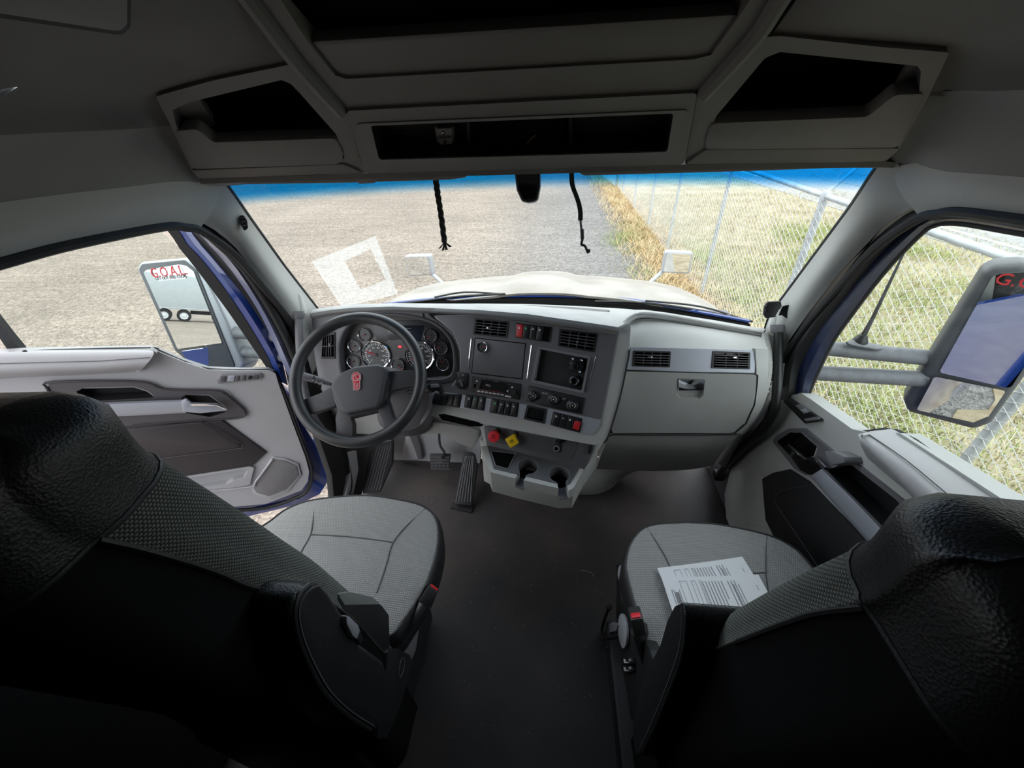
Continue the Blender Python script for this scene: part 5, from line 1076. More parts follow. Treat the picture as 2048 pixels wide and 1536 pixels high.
# ------------------------------------------------------------------ steering wheel
el, az = R(45), R(6)
WN = Vector((math.sin(az) * math.cos(el), -math.cos(az) * math.cos(el), math.sin(el)))
WC = at(716, 757, Y=1.0); WP = Plane(WC, WN)
sw_ = thing('steering_wheel', 'large black four spoke steering wheel with a red emblem on its hub', 'steering wheel', WC)
M['rimv'] = mat('worn black wheel rim', (.030, .033, .033, 1), .33, bump=.3, scale=700, col2=(.045, .045, .048, 1), vscale=14)
M['hubp'] = mat('charcoal hub plastic', (.075, .072, .078, 1), .48, bump=.3, scale=800)
ob('wheel_rim', torus_bm(WC, WN, .2105, .0195, 80, 16), M['rimv'], sw_)
def spoke(px, off=-.012, th=.03):
    return plate('spoke', px, WP, M['hubp'], sw_, th=th, off=off, rnd=.006, bev=.008, seg=3)
spoke([(665, 772), (640, 786), (606, 799), (602, 812), (607, 826), (622, 829), (660, 816), (672, 812)])
spoke([(772, 743), (800, 741), (832, 741), (836, 756), (830, 772), (800, 777), (780, 782), (766, 790)])
spoke([(676, 815), (700, 828), (706, 848), (706, 884), (684, 886), (668, 882), (672, 860), (670, 836)])
spoke([(752, 815), (770, 795), (776, 800), (788, 836), (806, 852), (796, 866), (776, 882), (768, 866), (764, 842)])
plate('hub_back', [(660, 775), (676, 750), (706, 732), (756, 727), (776, 738), (782, 760), (772, 800), (758, 822), (700, 836), (676, 826), (664, 800)], WP, M['hubp'], sw_, th=.05, off=-.008, rnd=.02, bev=.012, seg=3)
pad_ = plate('horn_pad', [(659, 776), (664, 762), (680, 745), (708, 733), (754, 728), (769, 733), (773, 742), (771, 760), (763, 800), (755, 815), (694, 829), (683, 824), (672, 802)], WP, M['hubp'], sw_, th=.04, off=.012, rnd=.016, bev=.010, seg=4)
lathe('column_cover', WC - WN * .05, (0.0, 1, -.75), [(.045, 0), (.055, .05), (.06, .16), (.06, .28)], M['char'], sw_, 24)
# red emblem: shield with white letters over stripes
em = plate('emblem', [(703, 757), (704, 750), (707, 745), (712, 744), (717, 745), (721, 749), (722, 756), (719, 762), (720, 776), (716, 780), (707, 780), (706, 764)], WP, M['redb'], pad_, th=.004, off=.016, rnd=.003, bev=.001)
lathe('emblem_ring', WP.at(713, 755, .0165), WN, [(.0105, 0), (.0105, .001), (.012, .001), (.012, 0)], M['white'], pad_, 28)
ptext('emblem_letters', 'K', (711, 752), WP, .009, M['white'], pad_, .0168); ptext('emblem_letters', 'W', (714, 758), WP, .009, M['white'], pad_, .0168)
for k in range(3):
    a, b = WP.at(709.5 + k * 3.2, 766, .0165), WP.at(709.8 + k * 3.2, 778.5, .0165)
    tube('emblem_stripe', [a, b], .0009, M['white'], pad_, 4)
tube('emblem_outline', [WP.at(x, y, .0162) for x, y in ((703, 757), (704, 750), (707, 745.5), (712, 744), (717, 745.5), (721, 749), (722, 756), (719.5, 762), (720, 776), (716, 780), (707, 780), (706, 764))], .0007, M['white'], pad_, 4, closed=True)
# stalks
st = thing('turn_signal_stalk', 'black turn signal stalk with white marks left of the steering hub', 'stalk', at(665, 768, Y=1.12))
sp0, sp1 = at(672, 770, Y=1.10), at(606, 752, Y=1.08)
ob('stalk_arm', tube_bm([sp0, sp0.lerp(sp1, .4), sp0.lerp(sp1, .42), sp1.lerp(sp0, .02), sp1], lambda s: .0085 + .006 * min(1, s * 1.5), 14, flat=.8), M['char'], st)
SPn = Plane(sp1.lerp(sp0, .4), (CAM - sp1).normalized()); 
ob('stalk_ring', tube_bm([sp0.lerp(sp1, .66), sp0.lerp(sp1, .70)], .0155, 14, flat=.8), M['black'], st)
for x, y, s in ((626, 761, 'III'), (632, 764, '=I'), (641, 767, 'OO')): ptext('stalk_mark', s, (x, y), SPn, .009, M['white'], st, .017)
s2 = thing('shift_stalk', 'black column stalk with a hooked end right of the steering wheel', 'stalk', at(850, 778, Y=1.15))
q0, q1 = at(800, 785, Y=1.17), at(866, 776, Y=1.12)
ob('stalk_arm', tube_bm([q0, q0.lerp(q1, .5), q1], lambda s: .009 + .007 * s, 14), M['black'], s2)
s2p = Plane(at(874, 774, Y=1.11), (CAM - q1).normalized())
plate('stalk_head', [(852, 772), (862, 764), (880, 763), (886, 772), (890, 783), (886, 792), (880, 790), (876, 782), (858, 782)], s2p, M['sw'], s2, th=.022, rnd=.005, bev=.004)
plate('stalk_button', [(860, 768), (876, 767), (880, 774), (862, 776)], s2p, M['charl'], s2, th=.006, off=.004, rnd=.003, bev=.001)
# lower column shroud
cs = thing('column_shroud', 'dark steering column shroud under the wheel', 'shroud', at(815, 835, Y=1.2))
loft('shroud_skin', [[at(x, y, Y=1.12) for x, y in ((760, 800), (770, 838), (800, 862), (840, 850), (862, 815), (858, 780))], [at(x, y, Y=1.3) for x, y in ((752, 806), (760, 850), (800, 872), (850, 866), (868, 836), (866, 790))]], M['char'], cs, 24, .012, sm=1)
plate('shroud_face', [(758, 798), (770, 840), (800, 864), (840, 852), (863, 816), (858, 780), (800, 775)], Plane(at(810, 830, Y=1.125), (.1, -.95, .2)), M['char'], cs, th=.02, rnd=.01, bev=.006)
# ------------------------------------------------------------------ centre console with cup holders
KF = tilted(at(1070, 868, Y=1.125), 15, 30)
zt = KF.at(1075, 912).z - .004
TP_ = Plane((0, 1.1, zt), (0, 0, 1), (1, 0, 0))
M['cons'] = mat('dark console plastic', (.088, .088, .095, 1), .5, bump=.25, scale=900)
cc = thing('cup_holder_console', 'grey console with two cup holders projecting under the centre stack', 'console', TP_.at(1075, 950))
plate('console_cheek', [(958, 844), (1000, 850), (1190, 886), (1210, 880), (1200, 896), (1168, 940), (1150, 955), (990, 930), (974, 925), (966, 880)], KF, M['grey'], cc, th=.06, off=-.004, rnd=.01, bev=.006)
plate('knob_face', [(967, 854), (980, 851), (1090, 866), (1176, 884), (1190, 889), (1186, 905), (1165, 947), (1090, 932), (975, 903)], KF, M['cons'], cc, th=.02, off=.004, rnd=.004, bev=.003)
plate('face_insert', [(984, 853), (1085, 868), (1156, 886), (1152, 900), (1142, 920), (1075, 905), (985, 884)], KF, M['cons'], cc, th=.01, off=.007, rnd=.006, bev=.002)
def uvp(x, y): return Vector(TP_.px(x, y) + (0,)).to_2d()
def keyhole(c, r, a_mid, w, toward):
    """rim path into the cup: in along one side of the notch, round the cup, out along the other"""
    h = math.asin(w / r); out = []
    for k in range(29): 
        a = a_mid + h + (2 * math.pi - 2 * h) * k / 28; out.append((c.x + r * math.cos(a), c.y + r * math.sin(a)))
    return out
c1, c2 = uvp(1056, 934), uvp(1118, 950); rc = .040
n1 = (uvp(1036, 962) - c1); n2 = (uvp(1130, 988) - c2); 
E1, E2 = uvp(1027, 956), uvp(1119, 977); E3 = uvp(1146, 976)
a1 = math.atan2(n1.y, n1.x); a2 = math.atan2(n2.y, n2.x)
ed = (E2 - E1).normalized()
def edge_pt(c, a, side, w):
    d = Vector((math.cos(a), math.sin(a))); nrm = Vector((-d.y, d.x)) * side; p = c + nrm * w
    t = ((E1 - p).x * ed.y - (E1 - p).y * ed.x) / (d.x * ed.y - d.y * ed.x); return p + d * t
wn = .017
k1 = keyhole(c1, rc, a1, wn, None); k2 = keyhole(c2, rc, a2, wn, None)
pl_, pr_ = edge_pt(c1, a1, -1, wn), edge_pt(c1, a1, 1, wn); ql_, qr_ = edge_pt(c2, a2, -1, wn), edge_pt(c2, a2, 1, wn)
path = [uvp(962, 892), uvp(981, 944), pl_] + [Vector(q) for q in k1[::-1]] + [pr_, ql_] + [Vector(q) for q in k2[::-1]] + [qr_, uvp(1147, 976), uvp(1170, 934), uvp(1196, 898), uvp(1170, 890), uvp(1075, 895)]
path = [tuple(p) for p in path]
o2 = clean2(path, 1e-4)
if area2(o2) < 0: o2 = o2[::-1]
ob('console_body', bm_prism([TP_.pt(a, b, 0) for a, b in o2], (0, 0, -.046)), M['grey'], cc)
low_ = [tuple(uvp(962, 892)), tuple(uvp(981, 944)), tuple(E1), tuple(E2), tuple(uvp(1147, 976)), tuple(uvp(1170, 934)), tuple(uvp(1196, 898)), tuple(uvp(1075, 895))]
TL = Plane((0, 1.1, zt - .046), (0, 0, 1), (1, 0, 0)); dv = Vector(TL.uv(TP_.p)) - Vector((0, 0))
plate('console_base', None, TL, M['grey'], cc, th=.07, uv=low_, holes=[circ((c1.x, c1.y), rc, 28), circ((c2.x, c2.y), rc, 28)], hdepth=.055, hfloor=True, hmat=M['blackm'])
for c, a in ((c1, a1), (c2, a2)):
    h_ = math.asin(wn / rc); ring_ = [(c.x + (rc - .0008) * math.cos(a + h_ + (6.2832 - 2 * h_) * k / 30), c.y + (rc - .0008) * math.sin(a + h_ + (6.2832 - 2 * h_) * k / 30)) for k in range(31)]
    loft('cup_liner', [[TP_.pt(x, y, .002) for x, y in ring_], [TP_.pt(x, y, -.018) for x, y in ring_], [TP_.pt(x, y, -.047) for x, y in ring_]], M['char'], cc, 31, .0015)
# dark liner over the tray: the same keyholes, set in from the rim
sh = lambda p, q, t: tuple(Vector(p).lerp(Vector(q), t))
cen = uvp(1080, 925)
lin_ = [uvp(975, 893), uvp(988, 938), pl_.lerp(c1, .30)] + [Vector(q) for q in k1[::-1]] + [pr_.lerp(c1, .30), ql_.lerp(c2, .30)] + [Vector(q) for q in k2[::-1]] + [qr_.lerp(c2, .30), uvp(1140, 968), uvp(1160, 934), uvp(1180, 902), uvp(1160, 897), uvp(1075, 897)]
o3 = clean2([tuple(p) for p in lin_], 1e-4)
if area2(o3) < 0: o3 = o3[::-1]
ob('tray_liner', bm_prism([TP_.pt(a, b, .003) for a, b in o3], (0, 0, -.008)), M['cons'], cc)
for c, a in ((c1, a1), (c2, a2)):
    d = Vector((math.cos(a), math.sin(a), 0)); m_ = TP_.pt(c.x, c.y, -.046) + d * (rc + .010)
    ob('notch_floor', box_bm(m_, (.05, wn * 2.1, .004), d, (-d.y, d.x, 0)), M['char'], cc, bev=.001)
    b_ = bmesh.new(); seg = [TP_.pt(c.x + rc * 1.0 * math.cos(a + .5 + (5.28) * k / 28), c.y + rc * 1.0 * math.sin(a + .5 + 5.28 * k / 28), .003) for k in range(29)]
    tube_bm(seg, .0022, 6, bm=b_); ob('cup_rim', b_, M['char'], cc)
plate('coin_pocket', [(983, 903), (1030, 908), (1016, 937), (992, 930)], TP_, M['blackm'], cc, th=.004, off=.0045, rnd=.006, bev=0)
tube('pocket_rim', [TP_.at(x, y, .005) for x, y in ((982, 902), (1031, 907), (1016, 938), (991, 931))], .0025, M['charl'], cc, 6, closed=True)
loft('console_foot', [[at(x, y, Z=zt - .10) for x, y in ((990, 962), (1060, 985), (1130, 1003), (1165, 965))], [at(x, y, Z=.08) + Vector((0, .16, 0)) for x, y in ((985, 930), (1050, 950), (1120, 960), (1170, 930))]], M['grey'], cc, 16, .012)
loft('floor_tunnel', [[at(x, y, Z=.22) for x, y in ((1150, 930), (1200, 915), (1300, 930), (1420, 935))], [at(x, y, Z=.10) for x, y in ((1140, 985), (1200, 965), (1250, 945), (1290, 935))], [at(x, y, Z=.01) for x, y in ((1150, 990), (1195, 988), (1225, 975), (1240, 955))]], M['grey'], cc, 16, .01, sm=1)
loft('pedal_side_cover', [[at(x, y, Y=1.36) for x, y in ((960, 880), (966, 930), (968, 962))], [at(x, y, Y=1.30) for x, y in ((972, 890), (985, 945), (998, 978))]], M['grey'], cc, 10, .01)
# air brake knobs
def knob(name, label, base, head, mt, n, rpx, rot, flat):
    b0 = KF.at(base[0], base[1], .006); ax = (KF.n + Vector((0, -.2, .0))).normalized(); t = thing(name, label, 'knob', b0)
    lathe('knob_collar', b0, ax, [(0, .010), (.008, .009), (.012, .004), (.013, 0)], M['black'], t, 20)
    h = b0 + ax * .044; hc = at(head[0], head[1], Y=h.y); hn = (CAM - hc).normalized() * .35 + ax; hn.normalize()
    tube('knob_stem', [b0, b0.lerp(hc, .5), hc - hn * .012], .0065, mt, t, 12)
    pl = Plane(hc, hn); r_ = rpx / FPX * (hc - CAM).dot(RZ)
    plate('knob_head', None, pl, mt, t, th=.014, off=.004, rnd=.002, bev=.003, uv=circ((0, 0), r_, n, a0=rot), seg=3)
    return t, pl, r_
t, pl, r_ = knob('air_brake_knob', 'red octagonal pull knob on the dark face of the cup holder console', (995, 861), (987, 873), M['redb'], 8, 12.5, R(22.5), 1)
for k, s in enumerate(('TRAILER', 'AIR', 'SUPPLY')): text('knob_text', s, pl.pt(0, .0055 - k * .0055, .0045), pl.u, pl.v, .0052, mat('dark red print', (.3, .01, .01, 1), .5) if k == 0 else M['dark red print'] if 'dark red print' in M else MATS['dark red print'], t)
t, pl, r_ = knob('parking_brake_knob', 'yellow square pull knob right of the red knob on the cup holder console', (1032, 868), (1024, 882), M['yellow'], 4, 14.5, R(-8), 1)
text('knob_text', 'PARK', pl.pt(0, .003, .0045), pl.u + pl.v * .25, pl.v - pl.u * .25, .006, M['black'], t); text('knob_text', 'BRAKE', pl.pt(0, -.004, .0045), pl.u + pl.v * .25, pl.v - pl.u * .25, .006, M['black'], t)
po = thing('power_outlet', 'round power outlet with its black cap flipped up on the console face', 'outlet', KF.at(1114, 896))
plate('outlet_plate', [(1106, 878), (1118, 874), (1125, 880), (1122, 905), (1112, 905), (1105, 898)], KF, M['black'], po, th=.008, off=.010, rnd=.006, bev=.002)
plate('outlet_cap', [(1108, 876), (1113, 872), (1122, 874), (1125, 881), (1120, 887), (1109, 884)], KF, M['sw'], po, th=.014, off=.026, rnd=.008, bev=.004)
lathe('outlet_ring', KF.at(1113, 897, .010), KF.n, [(.0085, 0), (.0085, .004), (.0115, .004), (.0125, 0)], M['shellgrey'], po, 24)
disc('outlet_well', (1113, 897), .0085, KF, M['blackm'], po, th=.003, off=.011, bev=0)
sk = thing('side_connector', 'small dark connector on the right flank of the cup holder console', 'connector', KF.at(1182, 892))
plate('connector_body', [(1176, 893), (1184, 888), (1182, 905), (1177, 910)], KF, M['black'], sk, th=.02, off=.012, rnd=.003, bev=.002)
lathe('connector_pin', KF.at(1182, 890, .012), KF.n, [(0, .006), (.004, .005), (.005, 0)], M['bolt'], sk, 10)
# ------------------------------------------------------------------ pedals and footwell
fw = struct(plate('wall_footwell', [(745, 840), (965, 850), (960, 930), (918, 930), (789, 925), (775, 925)], Plane((0, 1.60, .2), (0, -1, .08)), M['firewall'], None, th=.03, rnd=.01, bev=.004), 'pale grey liner of the driver footwell')
struct(loft('trim_19', [[at(x, y, Y=1.56) for x, y in ((812, 866), (806, 900), (800, 920))], [at(x, y, Y=1.53) for x, y in ((818, 868), (828, 895), (836, 918))], [at(x, y, Y=1.585) for x, y in ((832, 868), (842, 895), (845, 918))]], M['greyd'], None, 10, .01, sm=1, cross=3), 'moulded rib of the footwell liner')
bp_ = thing('brake_pedal', 'square black brake pedal with a ribbed pad hanging on a black arm', 'pedal', at(880, 925, Z=.13))
BP = Plane(at(880, 925, Z=.13), (0, -.82, .57))
bpad = plate('pedal_pad', [(859, 908), (901, 908), (897, 940), (862, 941)], BP, M['rubber'], bp_, th=.016, rnd=.005, bev=.003)
for k in range(5):
    y = 914 + k * 6; tube('pad_rib', [BP.at(862, y, .001), BP.at(899, y, .001)], .0018, M['char'], bpad, 5)
for k in range(5):
    x = 864 + k * 8; tube('pad_rib', [BP.at(x, 928, .001), BP.at(x + .3, 939, .001)], .0018, M['char'], bpad, 5)
lathe('pad_emblem', BP.at(880, 920, .000), BP.n, [(.010, .0005), (.010, .003), (.0135, .003), (.0135, .0005)], M['char'], bpad, 20)
tube('pedal_arm', [at(878, 835, Y=1.625), at(878, 862, Y=1.55), at(880, 890, Y=1.50), at(889, 906, Y=1.47), BP.at(882, 918, -.015)], .009, M['black'], bp_, 8, flat=.6, sm=4)
gp2 = thing('accelerator_pedal', 'long ribbed black accelerator pedal hinged on the floor', 'pedal', at(925, 1005, Z=.03))
GPp = plane3(at(909, 1008, Z=.035), at(943, 1011, Z=.035), at(938, 905, Z=.20))
gpad = plate('pedal_pad', [(927, 906), (931, 903), (944, 904), (950, 908), (955, 932), (943, 1011), (909, 1008)], GPp, M['rubber'], gp2, th=.018, rnd=.004, bev=.004)
for k in range(6):
    s = k / 5; tube('pad_rib', [GPp.at(930 + 18 * s + (1.5 if k in (0, 5) else 0) * (1 if k == 0 else -1), 912, .001), GPp.at(912 + 29 * s, 1004, .001)], .0022, M['charl'], gpad, 5)
plate('pedal_base', [(900, 1014), (906, 1004), (948, 1006), (943, 1024)], Plane(at(922, 1014, Z=.012), (0, 0, 1), (1, 0, 0)), M['rubber'], gp2, th=.01, rnd=.003)
dp_ = thing('foot_rest', 'ribbed black foot rest in the corner left of the pedals', 'foot rest', at(755, 960, Z=.05))
DPp = plane3(at(726, 987, Z=.03), at(760, 984, Z=.03), at(770, 890, Z=.26))
dpad = plate('rest_pad', [(738, 905), (753, 887), (786, 880), (785, 928), (760, 985), (724, 988)], DPp, M['rubber'], dp_, th=.03, rnd=.01, bev=.004)
for k in range(6):
    s = k / 5; tube('rest_rib', [DPp.at(756 + 26 * s, 893 - 3 * s, .001), DPp.at(731 + 28 * s, 980, .001)], .0028, M['char'], dpad, 5)
# crumbs and stones lying on the mat
r = random.Random(11); bm_ = bmesh.new()
for i in range(210):
    x, y = (r.gauss(855, 45), r.gauss(985, 28)) if i < 70 else (r.uniform(880, 1220), r.uniform(960, 1500))
    if x < 790: continue
    p = at(x, y, Z=.0); s = r.uniform(.0008, .0022)
    box_bm(p + Vector((0, 0, s * .6)), (s * r.uniform(1, 3), s, s), (math.cos(i), math.sin(i), 0), (-math.sin(i), math.cos(i), 0), bm=bm_)
stuff(tag(ob('floor_crumbs', bm_, mat('pale grit', (.32, .27, .2, 1), .9), None, smooth=False), 'pale grit and crumbs scattered on the black floor mat', 'grit'))
th_ = tube('thread', [at(x, y, Z=.002) for x, y in ((1162, 1141), (1172, 1142), (1183, 1146), (1188, 1154))], .0009, mat('pale thread', (.4, .38, .34, 1), .9), None, 5, sm=5)
tag(th_, 'loose pale thread lying on the floor mat by the passenger seat', 'thread')
# ------------------------------------------------------------------ grab handles, dash camera
gh = thing('grab_handle', 'black tubular grab handle on the passenger windshield pillar', 'handle', at(1556, 680, X=.93))
lathe('handle_collar', at(1556, 655, X=.93), (-.02, -.55, -1), [(.026, -.01), (.026, .0), (.022, .018), (.018, .022)], M['charl'], gh, 20)
lathe('handle_socket', at(1553, 625, X=.945), (0, -.45, -1), [(.008, -.01), (.016, 0), (.026, .06)], M['grey'], gh, 16)
tube('handle_tube', [at(1557, 662, X=.93), at(1556, 720, X=.925), at(1553, 790, X=.92), at(1547, 825, X=.92), at(1520, 865, X=.92), at(1485, 895, X=.93), at(1448, 935, X=.95), at(1438, 950, X=.96)], .016, M['black'], gh, 14, sm=6)
box('handle_foot', at(1437, 950, X=.965), (.05, .05, .05), M['black'], gh, .01)
gh2 = thing('grab_handle', 'black tubular grab handle on the driver windshield pillar', 'handle', at(597, 635, X=-.95))
lathe('handle_collar', at(596, 627, X=-.95), (.02, -.4, -1), [(.024, -.01), (.024, .0), (.02, .018), (.017, .022)], M['charl'], gh2, 20)
lathe('handle_socket', at(597, 592, X=-.955), (0, -.38, -1), [(.008, -.01), (.014, 0), (.022, .07)], M['grey'], gh2, 16)
tube('handle_tube', [at(597, 632, X=-.95), at(599, 690, X=-.94), at(605, 760, X=-.93), at(625, 830, X=-.93), at(660, 880, X=-.92)], .015, M['char'], gh2, 12, sm=6)
dc = thing('dash_camera', 'small black camera on a bracket stuck to the passenger pillar', 'camera', at(1550, 620, Y=1.42))
DC = Plane(at(1540, 622, Y=1.40), (-.35, -.85, .35))
plate('camera_body', [(1527, 629), (1529, 612), (1536, 603), (1562, 602), (1564, 612), (1552, 634), (1532, 637)], DC, M['black'], dc, th=.03, rnd=.005, bev=.004)
for x, y in ((1534, 613), (1533, 621)): lathe('lens', DC.at(x, y, .002), DC.n, [(0, .002), (.003, .003), (.004, 0)], M['gloss'], dc, 12)
plate('camera_label', [(1551, 632), (1559, 618), (1561, 620), (1554, 633)], DC, M['white'], dc, th=.001, off=.002, bev=0)
plate('camera_bracket', [(1557, 632), (1566, 612), (1582, 609), (1590, 620), (1583, 640), (1572, 636), (1564, 630)], DC, M['gloss'], dc, th=.02, off=-.008, rnd=.006, bev=.003)
# right hand footwell of the passenger
struct(plate('wall_kick', [(1405, 935), (1430, 880), (1500, 820), (1565, 770), (1560, 800), (1470, 930), (1450, 1045), (1440, 1040)], Plane((1.0, 1.4, .3), (-1, 0, 0)), M['char'], None, th=.02), 'dark kick panel of the passenger footwell')
# ================================================================== seats
M['cloth'] = weave('grey woven seat cloth', (0.24, 0.24, 0.235, 1), (0.40, 0.398, 0.392, 1), 560, 560, axes=('X', 'Y'))
M['clothd'] = weave('charcoal woven bolster cloth', (0.045, 0.048, 0.044, 1), (0.19, 0.20, 0.18, 1), 640, 900, bump=0.7, axes=('Y', 'Z'))
def interp(tab, z):
    if z <= tab[0][0]: return tab[0][1]
    for (a, b), (c, d) in zip(tab, tab[1:]):
        if z <= c: return b + (d - b) * (z - a) / (c - a)
    return tab[-1][1]
YF = [(.50, .40), (.62, .385), (.8, .37), (1.0, .335), (1.11, .308), (1.21, .285), (1.325, .256), (1.395, .240), (1.45, .243), (1.475, .236), (1.492, .215)]
YR = [(.50, .20), (.8, .16), (1.0, .13), (1.2, .10), (1.4, .072), (1.45, .082), (1.475, .095), (1.492, .125)]
YB = [(.50, .385), (1.0, .31), (1.06, .285), (1.10, .24), (1.16, .215), (1.234, .198), (1.33, .168), (1.40, .142)]
def backrest(root, cx, dy, dz, wb=.285, yo=0.0):
    zs = [.50 + .04 * k for k in range(22)] + [1.36, 1.374]
    hs = [1.374, 1.39, 1.41, 1.43, 1.45, 1.465, 1.476, 1.485, 1.490, 1.492]
    def loop(z, inset=0.0, w=None):
        yf, yr = interp(YF, z) - inset, interp(YR, z) + inset; w = (w or wb) - inset
        r = min(.045, (yf - yr) / 2 - .003); yb = min(max(interp(YB, z) + yo, yr + r + .01), yf - r - .004) if z > 1.09 else yf - r - .004
        half = []                                    # front centre -> side -> rear centre
        for k in range(9): half.append((w - r) * k / 8 and ((w - r) * k / 8, yf + .010 * (k / 8) ** 2) or (0, yf))
        for k in range(1, 6):
            a = R(90 - 18 * k); half.append((w - r + r * math.cos(a), yf + .010 * (1 - k / 5) - r + r * math.sin(a)))
        for k in range(1, 5): half.append((w + .004 * math.sin(k * .7), yf - r + (yb - yf + r) * k / 4))
        nf = len(half)
        for k in range(1, 7): half.append((w, yb + (yr + r - yb) * k / 6))
        for k in range(1, 6):
            a = R(-18 * k); half.append((w - r + r * math.cos(a), yr + r + r * math.sin(a)))
        for k in range(1, 9): half.append(((w - r) * (1 - k / 8), yr - .012 * math.sin(k / 8 * 1.57)))
        return half, nf
    def band(name, zz, mt, lo, hi, top=False, parent=root):
        bm = bmesh.new()
        for sx in (1, -1):
            rows = []
            for z in zz:
                ins = .0 if z <= 1.45 else .045 * (1 - math.sqrt(max(0, 1 - ((z - 1.45) / .042) ** 2)))
                half, nf = loop(z, ins, wb - (.0 if z < 1.3 else .006 * min(1, (z - 1.3) / .1)))
                a, b = (0, nf) if (lo, hi) == ('f', 'f') else ((nf - 1, len(half)) if lo == 'r' else (0, len(half)))
                rows.append([bm.verts.new((cx + sx * x, y + dy, z + dz)) for x, y in half[a:b]])
            for p, q in zip(rows, rows[1:]):
                for i in range(len(p) - 1): bm.faces.new((p[i], p[i + 1], q[i + 1], q[i]) if sx > 0 else (p[i + 1], p[i], q[i], q[i + 1]))
            if top:
                q = rows[-1]; ym = sum(v.co.y for v in q) / len(q); e = [bm.verts.new((cx + (v.co.x - cx) * .97, ym, v.co.z + .004)) for v in q]
                for i in range(len(q) - 1): bm.faces.new((q[i], q[i + 1], e[i + 1], e[i]) if sx > 0 else (q[i + 1], q[i], e[i], e[i + 1]))
        bmesh.ops.remove_doubles(bm, verts=bm.verts, dist=1e-5)
        return ob(name, bm, mt, parent, sharp=70)
    band('backrest', zs, M['clothd'], 'f', 'f'); band('back_shell', [.12, .3] + zs, M['shellv'], 'r', 'r'); band('headrest', hs, M['vinyl'], 'a', 'a', True)
    for s in (1, -1):
        P = []
        for z in zs:
            if z < 1.09: continue
            half, nf = loop(z, 0, wb - (.0 if z < 1.3 else .006 * min(1, (z - 1.3) / .1))); x, y = half[nf - 1]; P.append((cx + s * (x + .001), y + dy, z + dz))
        tube('bolster_seam', P, .0035, M['vinyls'], root, 6, sm=3)
    half, nf = loop(1.374, 0, wb - .005); P = [(cx + s * x, y + dy, 1.374 + dz) for s, hh in ((-1, half[::-1]), (1, half)) for x, y in hh]
    tube('headrest_seam', P, .003, M['vinyls'], root, 6)
def cushion(root, px, Z, cz, seams, lip):
    o = [at(x, y, Z=Z) for x, y in catmull([(x, y) for x, y in px], 6, True)]
    c = sum(o, Vector()) / len(o)
    def ring(s, dz): return [c + (q - c) * s + Vector((0, 0, dz)) for q in o]
    def skin(name, rings, mt, cap):
        bm = bmesh.new(); V = [[bm.verts.new(p) for p in r_] for r_ in rings]; n = len(o)
        for a, b in zip(V, V[1:]):
            for i in range(n): bm.faces.new((a[i], a[(i + 1) % n], b[(i + 1) % n], b[i]))
        if cap:
            m_ = bm.verts.new(sum((v.co for v in V[0]), Vector()) / n)
            for i in range(n): bm.faces.new((m_, V[0][(i + 1) % n], V[0][i]))
        return ob(name, bm, mt, root, sharp=80)
    def h(s): return .022 * (1 - s ** 2.6) - .004
    rs = [.12, .3, .5, .65, .78, .88, .945]
    skin('seat_cushion', [ring(s, h(s)) for s in rs] + [ring(lip, -.004)], M['cloth'], True)
    skin('cushion_side', [ring(lip, -.004), ring(.985, -.010), ring(1.0, -.024), ring(1.005, -.05), ring(.995, -.10), ring(.96, -.13), ring(.5, -.135)], M['vinyls'], False)
    tube('cushion_piping', ring(lip, -.002), .0035, M['vinyls'], root, 6, closed=True)
    def onsurf(x, y):
        p = at(x, y, Z=Z); d = p - c; s = 0
        for q in o:
            e = q - c; L = e.length
            if L and d.length and (d / d.length).dot(e / L) > .995: s = max(s, d.length / L)
        return p + Vector((0, 0, h(min(1, s or .5)) + .0002))
    for sm_ in seams: tube('cushion_seam', [onsurf(x, y) for x, y in sm_], .0024, M['seam'], root, 5, sm=4)
M['seam'] = mat('dark seam', (.10, .10, .10, 1), .9)
M['skirt'] = mat('black seat base plastic', (.018, .018, .019, 1), .5, bump=.2, scale=600)
M['clothp'] = mat('plain grey cloth edge', (.20, .21, .20, 1), .95, bump=.5, scale=700)
# ---- driver seat
ds = thing('driver_seat', 'black and grey driver seat seen from behind, nearest the open door', 'seat', (-.62, .5, 0))
cushion(ds, [(540, 1120), (507, 1068), (540, 1035), (576, 1011), (630, 995), (728, 987), (807, 997), (856, 1012), (880, 1042), (880, 1100), (856, 1174), (815, 1240), (780, 1280), (700, 1290), (600, 1220)], .63, -.62,
        [[(630, 1001), (629, 1040), (624, 1076), (604, 1110), (586, 1150)], [(851, 1016), (815, 1056), (788, 1092), (775, 1135), (756, 1190)], [(625, 1075), (700, 1080), (787, 1090)]], .965)
backrest(ds, -.62, .012, .075)
Xd = Plane((-.272, .3, 1), (1, 0, 0))
ar = plate('armrest', [(589, 1195), (612, 1168), (645, 1164), (660, 1180), (694, 1235), (723, 1287), (770, 1322), (777, 1350), (768, 1420), (758, 1462), (743, 1464), (690, 1430), (640, 1385), (600, 1290), (584, 1230)], Xd, M['vinyl'], ds, th=.12, rnd=.02, bev=.022, seg=4)
tube('armrest_piping', [Xd.at(x, y, -.004) for x, y in ((618, 1170), (596, 1190), (588, 1225), (598, 1280), (620, 1335), (645, 1382), (690, 1427), (740, 1460))], .0045, M['vinyls'], ar, 8, sm=4)
tube('armrest_stitch', [Xd.at(x, y, .0005) for x, y in ((648, 1170), (622, 1178), (604, 1200), (598, 1232), (610, 1284), (634, 1338), (662, 1384), (704, 1424), (748, 1452))], .0014, M['thread'], ar, 5, sm=4)
plate('recline_lever', [(693, 1230), (700, 1234), (716, 1250), (720, 1262), (714, 1278), (706, 1272), (694, 1248)], Xd, M['shellgrey'], ds, th=.01, off=.010, rnd=.003, bev=.002)
